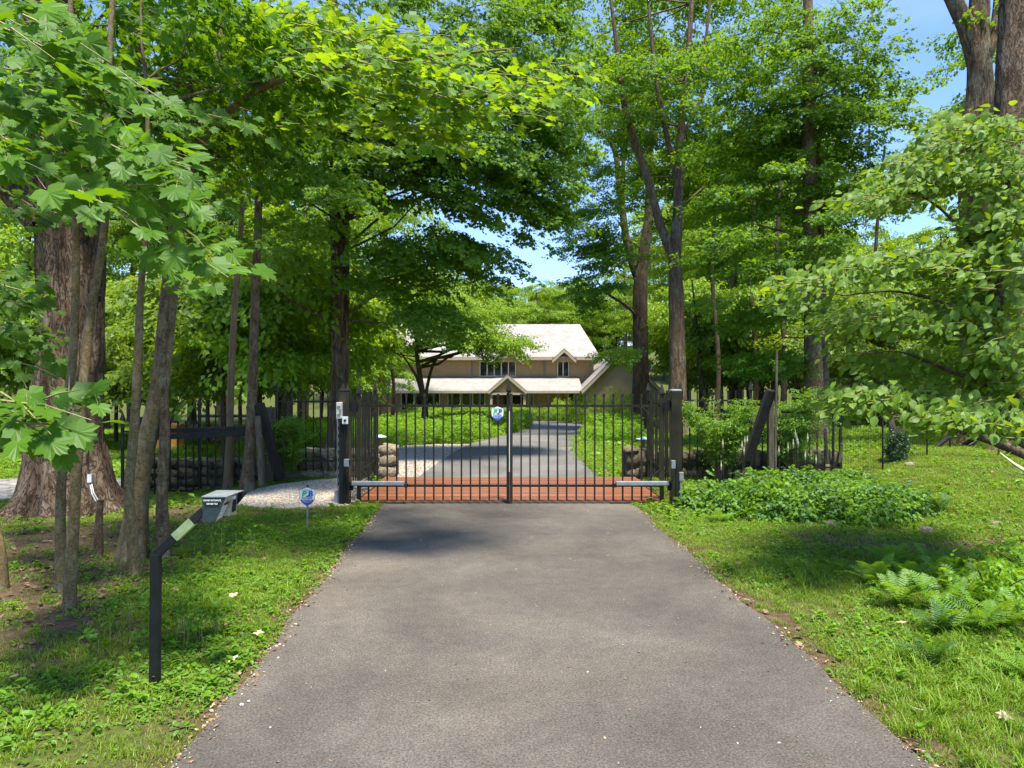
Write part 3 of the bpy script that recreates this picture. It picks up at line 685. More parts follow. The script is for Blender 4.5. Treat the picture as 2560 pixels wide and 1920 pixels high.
def gate_post(x, cap, label):
    r = empty('gate_post', (x, GY_-.02, 0), label, 'post', 'square gate posts')
    b = MB(); b.box((x, GY_-.02, .80), (.150, .150, 1.78)); b.build('shaft', M['post_metal'], r, bevel=.008)
    b = MB(); b.box((x, GY_-.02, 1.705), (.156, .156, .035)); b.build('cap', M[cap], r, bevel=.015); return r
pl = gate_post(-2.475, 'post_metal', 'square metal gate post at left, with control boxes fixed to it'); pr = gate_post(2.425, 'galv', 'square metal gate post at right, with a grey domed cap')
b = MB(); b.box((-2.49, GY_-.10, .62), (.075, .012, 1.2)); b.tube([(-2.455, GY_-.12, -.02), (-2.455, GY_-.12, 1.3)], .010, 6); b.build('conduit', M['black'], pl)
b = MB(); b.box((2.42, GY_-.10, .28), (.028, .02, .72)); b.build('conduit', M['black'], pr)
def small_box(name, c, d, mat, label, cat):
    b = MB(); b.box(c, d); o = b.build(name, M[mat], None, bevel=.006); o['label'] = label; o['category'] = cat
    me_ = o.data; me_.transform(Matrix.Translation(-Vector(c))); o.location = c; return o
o1 = small_box('control_box', at(849, 1026, 10.42), (.078, .10, .24), 'offwhite', 'cream control box on the left side of the left gate post', 'box')
for dz in (-.06, .06):
    b = MB(); b.box((o1.location.x, o1.location.y-.055, o1.location.z+dz), (.05, .01, .02)); b.build('latch', M['galv'], o1)
b = MB(); b.box((o1.location.x+.02, o1.location.y-.055, o1.location.z), (.03, .01, .05)); b.build('label_plate', M['galv'], o1)
o2 = small_box('key_switch', at(863, 1051, 10.42), (.085, .03, .11), 'white', 'small white key switch plate high on the left gate post', 'switch')
b = MB(); c = o2.location; b.tube([(c.x, c.y-.03, c.z), (c.x, c.y-.01, c.z)], .018, 12); b.build('key_cylinder', M['black'], o2)
o3 = small_box('junction_box', at(867, 1157, 10.36), (.075, .06, .11), 'galv', 'grey switch box low on the left gate post', 'box'); b = MB(); b.box((o3.location.x+.042, o3.location.y, o3.location.z), (.02, .05, .08)); b.build('plug', M['black'], o3)
o4 = small_box('junction_box', at(1683, 1161, 10.38), (.06, .05, .12), 'galv', 'grey junction box on the front face of the right gate post', 'box'); b = MB(); b.box((o4.location.x+.04, o4.location.y, o4.location.z-.01), (.02, .03, .06)); b.build('connector', M['black'], o4)
o5 = small_box('outlet_box', at(1703, 1191, 10.45), (.065, .05, .125), 'galv', 'grey outlet box on a conduit just right of the right gate post', 'box')
b = MB(); c = o5.location; b.tube([(c.x-.008, c.y, c.z-.06), (c.x-.006, c.y, .25), (c.x+.0, c.y, .0)], .016, 8); b.build('conduit', M['galv'], o5); 
ch = MB(); x = at(848, 1100, 10.7).x; ch.box((x, 10.7, .70), (.055, .045, 1.6)); cho = ch.build('steel_channel', M['galv']); tag(cho, 'upright galvanised steel channel standing just left of the left gate post', 'post')
for z in np.arange(.3, 1.35, .12):
    b = MB(); b.box((x, 10.672, z), (.02, .012, .05)); b.build('slot', M['dark'], cho)
b = MB(); b.tube([(-2.60, 10.62, .0), (-2.60, 10.62, .22), (-2.58, 10.62, .26)], [.055, .055, .02], 10); o = b.build('cable_gland', M['galv']); tag(o, 'small grey can at the foot of the left gate post', 'can')

def iron_fence(p0, p1, zb, posts, label, spacing=.137, z_rails=(.35, 1.455), z_bot=.15, z_top=1.62, step=None):
    p0, p1 = Vector(p0), Vector(p1); Ln = (p1-p0).length; d = (p1-p0)/Ln
    r = empty('iron_fence', (p0.x, p0.y, zb), label, 'fence', 'sections of black iron picket fence')
    pm = picket_mesh(z_bot, z_top, .022)
    n = int(Ln/spacing)
    for i in range(n+1):
        x = i*Ln/n
        if any(abs(x-q) < .05 for q in posts): continue
        c = d*x; link('picket', pm, r, (c.x, c.y, 0), (random.uniform(-.006, .006), random.uniform(-.006, .006), 0))
    for z in z_rails:
        b = MB(); b.bar((p0.x, p0.y, zb+z), (p1.x, p1.y, zb+z), .014, .034); b.build('rail', M['iron'], r)
    pb = MB(); pb.box((0, 0, .78), (.046, .046, 1.72)); pm2 = mesh('post', pb.v, pb.f, M['iron'])
    for q in posts:
        c = d*q; link('post', pm2, r, (c.x, c.y, 0)); link('finial', FINIAL, r, (c.x, c.y, 1.62))
    return r
iron_fence((-2.56, 10.78), (-2.56, 13.30), 0, (0, .28, 2.52), 'iron side fence running back from the left gate post along the deck', .165)
iron_fence((2.55, 10.78), (2.55, 13.30), 0, (0, .28, 2.52), 'iron side fence running back from the right gate post along the deck', .165)
iron_fence((-4.41, 13.30), (-2.62, 13.30), 0, (0,), 'iron fence section between the leaning timbers and the left gate post')
iron_fence((-5.83, 13.25), (-4.50, 13.25), -.27, (0,), 'iron fence section behind the two slim trunks at left')
iron_fence((-7.24, 13.2), (-5.92, 13.2), -.55, (0,), 'leftmost iron fence section beside the large old trunk')
iron_fence((2.62, 13.30), (4.47, 13.30), .02, (1.85,), 'iron fence section right of the gate in front of the stone wall')
iron_fence((4.55, 13.30), (6.15, 13.30), .02, (1.6,), 'rightmost iron fence section behind the pale shrub and wooden post', z_rails=(.2,), z_top=.9, z_bot=.0)

# shield signs
def shield(parent, c, w_, hh, name='sign_panel'):
    """shield shaped panel in the XZ plane facing the camera; c is its centre"""
    def sh(k): return [(c[0]+k*x*w_/2, 0, c[2]+k*z*hh/2) for x, z in ((0, 1), (.55, .84), (1, .72), (1.0, .0), (.93, -.28), (.70, -.60), (.35, -.86), (0, -1), (-.35, -.86), (-.70, -.60), (-.93, -.28), (-1, 0), (-1, .72), (-.55, .84))]
    def put(nm, poly, y, t, mat):
        b = MB(); b.prism([(p[0], y, p[2]) for p in poly], (0, 1, 0), t); return fit_normals(b.build(nm, M[mat], parent))
    put('border', sh(1.0), c[1], .004, 'sign_black'); put(name, sh(.95), c[1]-.003, .003, 'sign_white')
    k = .95; low = [(c[0]+k*x*w_/2, 0, c[2]+k*z*hh/2) for x, z in ((-.895, -.36), (.895, -.36), (.70, -.60), (.35, -.86), (0, -1), (-.35, -.86), (-.70, -.60))]
    put('blue_band', low, c[1]-.006, .003, 'sign_blue')
    def txt(body, x, z, size, mat, shear=0, bold=0, sx=1):
        cu = bpy.data.curves.new('lettering', 'FONT'); cu.body = body; cu.size = size; cu.align_x = 'CENTER'; cu.align_y = 'CENTER'; cu.extrude = .0006; cu.offset = bold; cu.shear = shear
        cu.materials.append(M[mat]); return text_mesh(cu, parent, Vector((x, c[1]-.0075, z))-Vector(parent.location), (PI/2, 0, 0), (sx, 1, 1))
    u = hh
    txt('PROTECTED BY', c[0], c[2]+.34*u, .062*u, 'sign_black', sx=1.3, bold=.0003)
    txt('P', c[0]-.175*u, c[2]+.13*u, .40*u, 'sign_green', .18, .0035, 1.1); txt('B', c[0]+.175*u, c[2]+.13*u, .40*u, 'sign_blue', .1, .0035, 1.1)
    b = MB(); b.add([(c[0]+a*u, c[1]-.009, c[2]+bb*u) for a, bb in ((-.12, -.02), (.05, -.02), (.10, .10), (.03, .05), (-.02, .03), (-.06, .01))], [(0, 1, 2, 3, 4, 5)]); b.build('emblem', M['sign_black'], parent)
    txt('PYE-BARKER', c[0], c[2]-.085*u, .088*u, 'sign_black', .2, .0006, 1.15)
    txt('800-546-6656', c[0], c[2]-.235*u, .075*u, 'letter', 0, .0005, 1.2); txt('pyebarker.com', c[0], c[2]-.31*u, .04*u, 'letter', 0, 0, 1.2)
shield(g1, tuple(at(1243.7, 1034.5, GY_-.03)), .185, .226)
c = at(768, 1241, 8.85); sg = empty('yard_sign', (c.x, 8.85, ghs(c.x, 8.85)), 'white and blue shield sign on a thin stake in the grass left of the drive', 'sign')
shield(sg, tuple(c), .202, .235)
b = MB(); b.bar((c.x, 8.862, c.z-.05), (c.x-.004, 8.866, ghs(c.x, 8.85)-.05), .017, .010, (0, 1, 0)); b.bar((c.x, 8.862, c.z+.10), (c.x, 8.862, c.z-.05), .017, .010, (0, 1, 0)); b.build('stake', M['galv'], sg)
b = MB(); b.tube([(c.x+.002, 8.862, c.z+.10), (c.x+.002, 8.862, c.z+.138)], .011, 10); b.build('stake_cap', M['black'], sg)

# entry keypad on its bent pole
Yk = 4.32; base = Vector((at(387, 1715, Yk).x, Yk, ghs(-2.2, Yk)))
kp = empty('entry_keypad', base, 'dark entry intercom box on a bent black pole left of the drive', 'intercom')
bend = at(390, 1388, Yk); tip = at(512, 1275, Yk+.02)
b = MB(); b.bar(base-Vector((0, 0, .1)), bend+Vector((0, 0, .008)), .052, .052, (0, 1, 0)); b.build('pole', M['black'], kp, bevel=.004)
b = MB(); b.bar(bend+Vector((-.015, 0, -.012)), tip, .051, .049, (0, 1, 0)); b.build('arm', M['black'], kp, bevel=.004)
m0 = bend.lerp(tip, .40); m1 = bend.lerp(tip, .76); b = MB(); b.bar(m0, m1, .054, .0515, (0, 1, 0)); b.build('reflective_sticker', M['sticker'], kp)
# box: side plate faces the camera, steel face looks towards the drive
kc = at(505, 1243, Yk-.03); W1 = .165; D1 = .20; T = .19
def K(px, py, y=0.0): q = at(px, py, Yk-.03); return Vector((q.x, q.y+y, q.z))
side = [K(506, 1243), K(564, 1243), K(560, 1252), K(538, 1304), K(506, 1307)]
b = MB(); b.prism(side, (0, 1, 0), .006); fit_normals(b.build('side_plate', M['navy'], kp))
far = [q+Vector((0, D1, 0)) for q in side]; b = MB(); b.prism([far[0], far[1]+Vector((.06, 0, 0)), far[3], far[4]], (0, 1, 0), .006); fit_normals(b.build('side_plate', M['black'], kp))
b = MB(); A0, A1 = side[0]+Vector((-.004, -.006, 0)), side[1]+Vector((.008, -.006, 0)); b.prism([A0, A1, A1+Vector((.02, D1+.02, .004)), A0+Vector((0, D1+.02, .004))], (0, 0, 1), .005); fit_normals(b.build('hood', M['galv'], kp))
b = MB(); b.prism([side[4]+Vector((.002, .006, 0)), side[3]+Vector((0, .006, .004)), side[3]+Vector((.0, D1, .004)), side[4]+Vector((.002, D1, 0))], (0, 0, 1), .005); b.prism([side[0]+Vector((.001, .006, -.002)), side[4]+Vector((.001, .006, .006)), side[4]+Vector((.001, D1, .006)), side[0]+Vector((.001, D1, -.002))], (1, 0, 0), .004); fit_normals(b.build('back_shell', M['navy'], kp))
# steel front: a fascia strip, a slanted keypad half near us and an upright speaker half beyond it
y0 = side[0].y
def solid(nm, prof, ya, yb, mat): b = MB(); b.prism([(p[0], y0+ya, p[1]) for p in prof], (0, 1, 0), yb-ya); return fit_normals(b.build(nm, M[mat], kp))
t1, t0 = side[1], side[3]; zt, zb = t1.z-.003, t0.z+.004
solid('fascia', [(t1.x-.09, zt), (t1.x-.002, zt), (t1.x-.004, zt-.028), (t1.x-.09, zt-.028)], .006, D1, 'steel')
solid('keypad_panel', [(t1.x-.09, zt-.028), (t1.x-.008, zt-.028), (t0.x+.001, zb), (t0.x-.04, zb)], .006, .095, 'steel')
solid('speaker_panel', [(t1.x-.09, zt-.028), (t1.x-.006, zt-.028), (t1.x-.012, zb+.012), (t1.x-.09, zb+.012)], .095, D1, 'steel')
a0, a1 = Vector((t1.x-.008, 0, zt-.028)), Vector((t0.x+.001, 0, zb)); sl = (a1-a0).normalized(); nn = Vector((-sl.z, 0, sl.x)); nn = nn if nn.x > 0 else -nn
for r_ in range(4):
    for c_ in range(3):
        q = a0.lerp(a1, .30+r_*.17)+nn*.002; b = MB(); b.bar(Vector((q.x, y0+.026+c_*.022, q.z))-sl*.005, Vector((q.x, y0+.026+c_*.022, q.z))+sl*.005, .013, .004, nn); b.build('key', M['letter'], kp)
q = a0.lerp(a1, .12)+nn*.002; b = MB(); b.bar(Vector((q.x, y0+.05, q.z))-sl*.008, Vector((q.x, y0+.05, q.z))+sl*.008, .06, .003, nn); b.build('display', M['black'], kp)
b = MB(); b.tube([(t1.x-.010, y0+.152, zt-.062), (t1.x-.004, y0+.152, zt-.062)], .026, 16); b.build('camera_lens', M['black'], kp)
b = MB(); b.box((t1.x-.008, y0+.15, zb+.048), (.006, .05, .035)); b.build('speaker_grille', M['black'], kp)
b = MB(); b.box((t1.x+.003, y0+.12, zt-.016), (.014, .03, .018)); b.build('lamp_cover', M['white'], kp)
b = MB(); b.box((K(531, 1256).x, side[0].y-.002, K(531, 1256).z), (.092, .003, .038)); b.build('nameplate', M['sign_black'], kp)
for body, py, sz in (('GRAND ENTRANCE', 1251, .0135), ('800-488-7553', 1259.5, .0135)):
    cu = bpy.data.curves.new('lettering', 'FONT'); cu.body = body; cu.size = sz; cu.align_x = 'CENTER'; cu.align_y = 'CENTER'; cu.extrude = .0004; cu.offset = .0002; cu.materials.append(M['letter'])
    q = K(531, py); text_mesh(cu, kp, Vector((q.x, side[0].y-.0045, q.z))-base, (PI/2, 0, 0), (.88, 1.05, 1))

# lanterns on the piers
for px, zz, lb in ((950, .60, 'small lantern with a pale blue cap on the left stone pier'), (1608, .56, 'small lantern with a pale blue cap on the right stone pier')):
    x = (px-CX)/F*13.55; r = empty('lantern', (x, 13.55, zz), lb, 'lantern', 'lanterns on the stone piers')
    b = MB(); b.tube([(x, 13.55, zz), (x, 13.55, zz+.03)], .07, 10); b.build('base', M['copper'], r)
    b = MB(); b.tube([(x, 13.55, zz+.03), (x, 13.55, zz+.17)], .035, 10); b.build('glass_chimney', M['bare_wood'], r)
    b = MB()
    for k in range(3): a_ = k*2.09; b.tube([(x+.055*math.cos(a_), 13.55+.055*math.sin(a_), zz+.03), (x+.055*math.cos(a_), 13.55+.055*math.sin(a_), zz+.17)], .005, 5)
    b.build('frame', M['copper'], r)
    b = MB(); b.tube([(x, 13.55, zz+.17), (x, 13.55, zz+.18), (x, 13.55, zz+.215)], [.14, .14, .03], 14); b.build('cap', M['glass_blue'], r)

# timbers: old posts, braces and rails of the wooden fence
def timber(name, label, cat, p0, p1, w_, h_, mat='old_wood', group=None, up=(0, 1, 0)):
    b = MB(); b.bar(p0, p1, w_, h_, up); o = b.build(name, M[mat], None, bevel=.01)
    q = Vector(p0); o.data.transform(Matrix.Translation(-q)); o.location = q; tag(o, label, cat, group); return o
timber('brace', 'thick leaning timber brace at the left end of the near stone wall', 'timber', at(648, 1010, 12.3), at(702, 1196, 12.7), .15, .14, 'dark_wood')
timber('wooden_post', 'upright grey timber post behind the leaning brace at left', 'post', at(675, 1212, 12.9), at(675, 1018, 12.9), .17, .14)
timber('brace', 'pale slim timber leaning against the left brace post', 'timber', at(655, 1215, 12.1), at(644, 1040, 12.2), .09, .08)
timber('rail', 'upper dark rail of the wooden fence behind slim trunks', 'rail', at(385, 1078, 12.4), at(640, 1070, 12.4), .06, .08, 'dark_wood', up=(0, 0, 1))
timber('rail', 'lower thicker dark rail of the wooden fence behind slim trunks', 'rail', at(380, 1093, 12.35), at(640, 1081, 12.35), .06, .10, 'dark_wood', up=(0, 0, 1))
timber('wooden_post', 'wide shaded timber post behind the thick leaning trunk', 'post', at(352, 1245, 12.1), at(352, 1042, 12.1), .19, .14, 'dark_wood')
timber('brace', 'thick dark timber brace leaning right against the tall pole', 'timber', at(1868, 1150, 11.9), at(1928, 975, 11.6), .14, .13, 'dark_wood')
timber('wooden_post', 'upright timber post under the head of the right brace', 'post', at(1926, 1200, 11.8), at(1926, 992, 11.8), .09, .10)
timber('tall_pole', 'tall thin weathered pole beside the pale shrub right of the gate', 'pole', at(1938, 1180, 11.5), at(1942, 874, 11.5), .036, .036)
timber('wooden_post', 'short grey stake leaning beside the wire fence at right', 'post', at(2070, 1160, 12.6), at(2062, 1078, 12.6), .045, .045)
timber('wooden_post', 'short brown stake standing right of the wire fence', 'post', at(2098, 1158, 13), at(2104, 1108, 13), .05, .05)
b = MB(); b.tube([at(1955, 1029, 12.8), at(2240, 1026, 13.6)], .030, 8); tag(b.build('pipe_rail', M['dark_wood']), 'dark round rail running right from the tall pole to the ivy post', 'rail')
p = at(2243, 1168, 14.2); q = at(2243, 1030, 14.2); b = MB(); b.tube([p, p.lerp(q, .3), p.lerp(q, .7), q], [.19, .165, .155, .15], 14); sp = b.build('tree_stump_post', M['old_wood'], None, True); tag(sp, 'thick grey trunk post wrapped in ivy on the right lawn edge', 'post')
for (a0, a1, s0, s1, lb) in (((2325, 1130), (2400, 1070), (2373, 1138), (2377, 1070), 'left one of the two leaning logs propped on stakes on the right lawn'), ((2410, 1112), (2490, 1062), (2459, 1126), (2462, 1060), 'right one of the two leaning logs propped on stakes on the right lawn')):
    b = MB(); b.tube([at(*a0, 15.2), at(*a1, 15.5)], [.045, .055], 8); tag(b.build('leaning_log', M['dark_wood'], None, True), lb, 'log')
    b = MB(); b.tube([at(*s0, 15.0), at(*s1, 15.0)], .02, 6); tag(b.build('metal_stake', M['iron']), lb.replace('leaning logs propped on stakes', 'metal stakes beside the leaning logs'), 'stake')

# wire mesh fence right of the tall pole
wf = empty('wire_fence', at(1942, 1180, 11.55), 'fine wire mesh fence running right from the tall weathered pole', 'fence')
b = MB(); A_, B_ = Vector((at(1942, 0, 11.55).x, 11.55)), Vector((8.3, 14.2)); 
def wpt(t, z): c = A_.lerp(B_, t); return Vector((c.x, c.y, z+.25*t))
for i in range(60):
    t = i/59; b.bar(wpt(t, .05), wpt(t, 1.95-.35*t), .0024, .0024)
for j in range(17):
    z = .08+j*.115; b.bar(wpt(0, z), wpt(1, z*.82), .0024, .0024)
b.build('wire_mesh', M['iron'], wf, kind='stuff')
for t in (.33, .66, 1.0):
    b = MB(); b.tube([wpt(t, -.2), wpt(t, 1.7)], .016, 6); b.build('post', M['iron'], wf)

# ------------------------------------------------------------------ trees
def smooth_path(P, n):
    P = [np.array(tuple(p), float) for p in P]; T = np.linspace(0, len(P)-1, n); out = []
    for t in T:
        i = min(int(t), len(P)-2); u = t-i; p0 = P[max(i-1, 0)]; p1 = P[i]; p2 = P[i+1]; p3 = P[min(i+2, len(P)-1)]
        out.append(.5*((2*p1)+(-p0+p2)*u+(2*p0-5*p1+4*p2-p3)*u*u+(-p0+3*p1-3*p2+p3)*u**3))
    return out
def bark_tube(P, R, sides, rings, amp, fr, flare=0, roots=5, seed=0):
    P = [Vector(p) for p in P]
    C = [Vector(q) for q in smooth_path(P, rings)]; Rr = np.interp(np.linspace(0, len(R)-1, rings), range(len(R)), R); V = []; Fs = []; z0 = C[0][2]
    for i in range(rings):
        d = C[min(i+1, rings-1)]-C[max(i-1, 0)]; d = Vector(d).normalized(); a = d.cross(Vector((0, 1, 0.01))).normalized(); b_ = d.cross(a).normalized()
        hgt = C[i][2]-z0
        for k in range(sides):
            t = 2*PI*k/sides; r = float(Rr[i])
            u = Vector((math.cos(t)*fr, math.sin(t)*fr, hgt*fr*.28+seed))
            nn = noise.noise(u)*1.0+.5*noise.noise(u*2.1)
            r *= 1+amp*(nn-.35*abs(noise.noise(u*1.7+Vector((9, 0, 0)))))
            if flare: r *= 1+flare*math.exp(-hgt/.32)*(.55+.45*math.cos(roots*t+seed*2))+.25*flare*math.exp(-hgt/.9)
            V.append(C[i]+r*(a*math.cos(t)+b_*math.sin(t)))
    for i in range(rings-1):
        for k in range(sides): k2 = (k+1) % sides; Fs.append((i*sides+k, (i+1)*sides+k, (i+1)*sides+k2, i*sides+k2))
    Fs.append(tuple(range((rings-1)*sides, rings*sides)))
    b = MB(); b.v = V; b.f = Fs; return b

def sprays(blobs, per, rad, centre, droop=.25, scl=1.0, bias=.5):
    """points for leaf clusters, grouped in flat drooping sprays inside ellipsoid blobs"""
    P = []; Rr = []; Sc = []; tips = []
    for (c, r, n) in blobs:
        c = np.array(c, float); r = np.array(r if hasattr(r, '__len__') else (r, r, r), float)
        for _ in range(n):
            v = rng.normal(size=3); v /= np.linalg.norm(v); q = c+v*r*rng.random()**bias
            out = q[:2]-np.array(centre[:2]); yaw = math.atan2(out[1], out[0]); L_ = np.linalg.norm(out)+1e-6
            k = max(3, int(per*rng.uniform(.6, 1.3))); rr = rad*rng.uniform(.6, 1.25)
            a = rng.uniform(0, 2*PI, k); s = rr*np.sqrt(rng.random(k)); dx = s*np.cos(a); dy = s*np.sin(a)*.75
            fwd = np.array((math.cos(yaw), math.sin(yaw))); side_ = np.array((-fwd[1], fwd[0]))
            xy = dx[:, None]*fwd+dy[:, None]*side_; z = -droop*(dx/rr)*rr*.9-droop*.4*(s/rr)**2*rr+rng.normal(0, .07*rr, k)
            P.append(np.column_stack([q[0]+xy[:, 0], q[1]+xy[:, 1], q[2]+z]))
            Rr.append(np.column_stack([rng.normal(0, .28, k), rng.normal(droop*1.0, .25, k), yaw+np.arctan2(dy, dx+rr*1.2)+rng.normal(0, .5, k)]))
            Sc.append(scl*rng.uniform(.75, 1.25, k)); tips.append(q)
    return np.concatenate(P), np.concatenate(Rr), np.concatenate(Sc), tips

def branches(b, path, tips, r0=.05, frac=1.0, n=4):
    path = [np.array(p) for p in smooth_path(path, 24)]
    for q in tips:
        if random.random() > frac: continue
        want = q[2]-.22*np.linalg.norm(q[:2]-path[0][:2])+random.uniform(-.6, .9); i = min(range(len(path)), key=lambda j: abs(path[j][2]-want)+.15*np.linalg.norm(path[j]-q)); s = path[i]
        ln = np.linalg.norm(q-s); mid = (s+q)/2+np.array((0, 0, .05*ln))+rng.normal(0, .08*ln, 3); rr = r0*min(1.2, ln/4+.2)
        pts = [s, s*.55+mid*.45+rng.normal(0, .02*ln, 3), mid, q*.6+mid*.4+rng.normal(0, .02*ln, 3), q]
        b.tube(pts, [rr, rr*.8, rr*.6, rr*.4, rr*.15], n, False)

def tree(name, label, path, radii, bark, blobs, key, sides=16, rings=50, amp=.10, fr=3, flare=.5, limbs=(), per=16, rad=.8, droop=.25, scl=1, group=None, br=.035, frac=.35, cat='tree', bias=.5, roots=5):
    base = Vector(path[0]); root = empty(name, base, label, cat, group); sd_ = random.random()*50
    path = [path[0]-Vector((0, 0, .12))]+[Vector(p) for p in path[1:]]
    bark_tube(path, radii, sides, rings, amp, fr, flare, roots, sd_).build('trunk', M[bark], root, True)
    for lp, lr in limbs:
        bark_tube([Vector(p) for p in lp], lr, max(7, sides//2), 26, amp*.8, fr, 0, 5, sd_+3).build('limb', M[bark], root, True)
    if blobs:
        P_, R_, S_, tips = sprays(blobs, per, rad, base, droop, scl, bias)
        b = MB(); branches(b, path, tips, br, frac); 
        if b.v: b.build('branches', M[bark], root, True, kind='stuff')
        scatter('crown', key, P_, R_, S_, root, kind='stuff')
    return root
A = at
TR = lambda px, py: ground_at(px, py)

# single-leaf sprays for the foreground trees (the nearest 300 leaves of each tree are parts of their own)
def leaf_sprays(root, key, specs, size=1.0, nobj=300, normal=(.24, -.55, .78), jit=.42):
    """specs: (stem start, stem end, leaves). Leaves hang off both sides of each stem."""
    items = []; tw = MB()
    for (p0, p1, n) in specs:
        p0, p1 = Vector(p0), Vector(p1); ln = (p1-p0).length; d = (p1-p0).normalized(); sag = .10*ln
        tw.tube([p0, p0.lerp(p1, .5)+Vector((0, 0, sag*.5)), p1], [.007, .005, .002], 4, False)
        side_ = d.cross(Vector((0, 0, 1)))
        if side_.length < .1: side_ = Vector((1, 0, 0))
        side_.normalize()
        for i in range(n):
            t = (i+random.random())/n; s = 1 if i % 2 else -1
            pos = p0.lerp(p1, t)+Vector((0, 0, sag*2*t*(1-t)))+side_*s*random.uniform(.02, .20)*size+Vector((random.gauss(0, .04), random.gauss(0, .06), random.gauss(0, .05)))*size
            nm = (Vector(normal)+Vector((random.gauss(0, jit), random.gauss(0, jit), random.gauss(0, jit*.7)))).normalized()
            td = (d*.9+side_*s*.5+Vector((0, 0, -.55))+Vector((random.gauss(0, .3), random.gauss(0, .3), random.gauss(0, .25))))
            td = (td-nm*td.dot(nm)).normalized(); y_ = nm.cross(td)
            m = Matrix((td, y_, nm)).transposed(); items.append((pos, m.to_euler(), size*random.uniform(.5, 1.12)))
    base = Vector(root.location)
    if tw.v: tw.build('twigs', M['petiole'], root, kind='stuff')
    def vis(it):
        p = it[0]
        if p.y < .5: return 1e9
        u, v = p.x/p.y*F, -(p.z-EYE)/p.y*F
        return p.y+(100 if abs(u) > 1300 or abs(v) > 980 else 0)
    items.sort(key=vis)
    for pos, e, s in items[:nobj]: link('leaf', random.choice(LEAF[key]), root, pos-base, e, (s, s, s))
    rest = items[nobj:]
    if rest: scatter('foliage', 'leaf_'+key, [tuple(i[0]) for i in rest], [tuple(i[1]) for i in rest], [i[2] for i in rest], root, kind='stuff')

def px_sprays(poly, n, Yr, slope, length, leaves):
    """stems starting inside a polygon of photo directions, at depths Yr, running away to the right and down"""
    poly = np.array(poly, float)*2560/2212; out = []; lo, hi = poly.min(0), poly.max(0)
    while len(out) < n:
        q = lo+(hi-lo)*rng.random(2)
        if not inpoly(np.array([q[0]]), np.array([q[1]]), poly)[0]: continue
        Y = rng.uniform(*Yr); p = A(q[0], q[1], Y); ln = length*rng.uniform(.7, 1.2); sl = slope+rng.normal(0, .12)
        d = Vector((1, rng.normal(-.1, .3), -sl)).normalized(); out.append((p-d*ln*.6, p+d*ln*.4, leaves))
    return out

# 1 the big old maple at left
b0 = Vector((-7.05, 11.3, ghs(-7.05, 11.3)))
big = tree('maple_tree', 'huge old maple with flared roots and shaggy bark at left', [b0, b0+Vector((-.05, 0, 1.5)), b0+Vector((.02, .05, 3.2)), b0+Vector((-.15, .1, 5.5)), b0+Vector((-.5, .2, 9))],
     [.56, .47, .45, .47, .34], 'bark_old', [((-7.5, 11, 9), (4.5, 3.5, 3), 28), ((-4, 10.5, 8.2), (3, 2.5, 1.8), 18), ((-9, 9.5, 5.5), (2.6, 2, 1.5), 16)], 'maple_mid', sides=72, rings=130, amp=.13, fr=4.2, flare=1.25, roots=6, per=18, rad=1.0,
     limbs=[([b0+Vector((.1, 0, 4.3)), b0+Vector((.5, -.3, 5.6)), b0+Vector((1.9, -1.0, 7.6))], [.26, .20, .10]), ([b0+Vector((-.3, -.2, 4.6)), b0+Vector((-1.4, -.5, 6.0)), b0+Vector((-3, -.8, 8))], [.24, .17, .08])])
# 2 slim twin saplings in front of it
def base_of(px, py): return ground_at(px, py)
s1 = base_of(172, 1524); Y = s1.y
sapA = tree('maple_sapling', 'slim pale sapling trunk, nearest of the pair before the old maple', [s1, A(190, 1200, Y), A(205, 1000, Y), A(225, 800, Y+.1), A(262, 560, Y+.2), A(270, 250, Y+.3), A(290, -200, Y+.4)], [.046, .040, .037, .034, .030, .025, .018], 'bark_sap', [], 'maple_near', sides=14, amp=.05, flare=.25)
s2 = base_of(152, 1478); Y = s2.y
sapB = tree('maple_sapling', 'slim pale sapling trunk just left behind its twin before the old maple', [s2, A(152, 1250, Y), A(165, 1050, Y), A(185, 850, Y), A(190, 620, Y+.1), A(185, 300, Y), A(170, -200, Y)], [.045, .040, .037, .034, .030, .025, .018], 'bark_sap', [], 'maple_near', sides=14, amp=.05, flare=.2)
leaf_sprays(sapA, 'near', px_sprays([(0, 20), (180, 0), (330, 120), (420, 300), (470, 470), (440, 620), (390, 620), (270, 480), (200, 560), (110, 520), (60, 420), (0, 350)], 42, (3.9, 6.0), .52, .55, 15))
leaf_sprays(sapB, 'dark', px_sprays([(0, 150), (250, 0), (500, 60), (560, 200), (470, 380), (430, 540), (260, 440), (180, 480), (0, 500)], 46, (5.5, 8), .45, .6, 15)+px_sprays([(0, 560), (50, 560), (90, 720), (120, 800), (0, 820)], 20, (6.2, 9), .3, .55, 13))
# trunk at the frame's left edge with the low hanging spray
s3 = base_of(2, 1474); Y = s3.y
sapC = tree('maple_sapling', 'slim trunk cut by the left edge with pale leaves hanging low', [s3, A(-4, 1380, Y), A(-30, 1250, Y), A(-70, 950, Y-.3), A(-120, 500, Y-.5)], [.06, .055, .05, .045, .03], 'bark_sap', [], 'maple_near', sides=12, amp=.05, flare=.25)
leaf_sprays(sapC, 'near', px_sprays([(-30, 860), (60, 850), (150, 905), (130, 960), (60, 960), (-20, 930)], 8, (3.7, 4.2), .25, .45, 8)+[(A(60, 1020, 4.0), A(205, 1035, 3.95), 4), (A(100, 1000, 4.0), A(200, 975, 4.0), 3)], normal=(.15, -.55, .8))
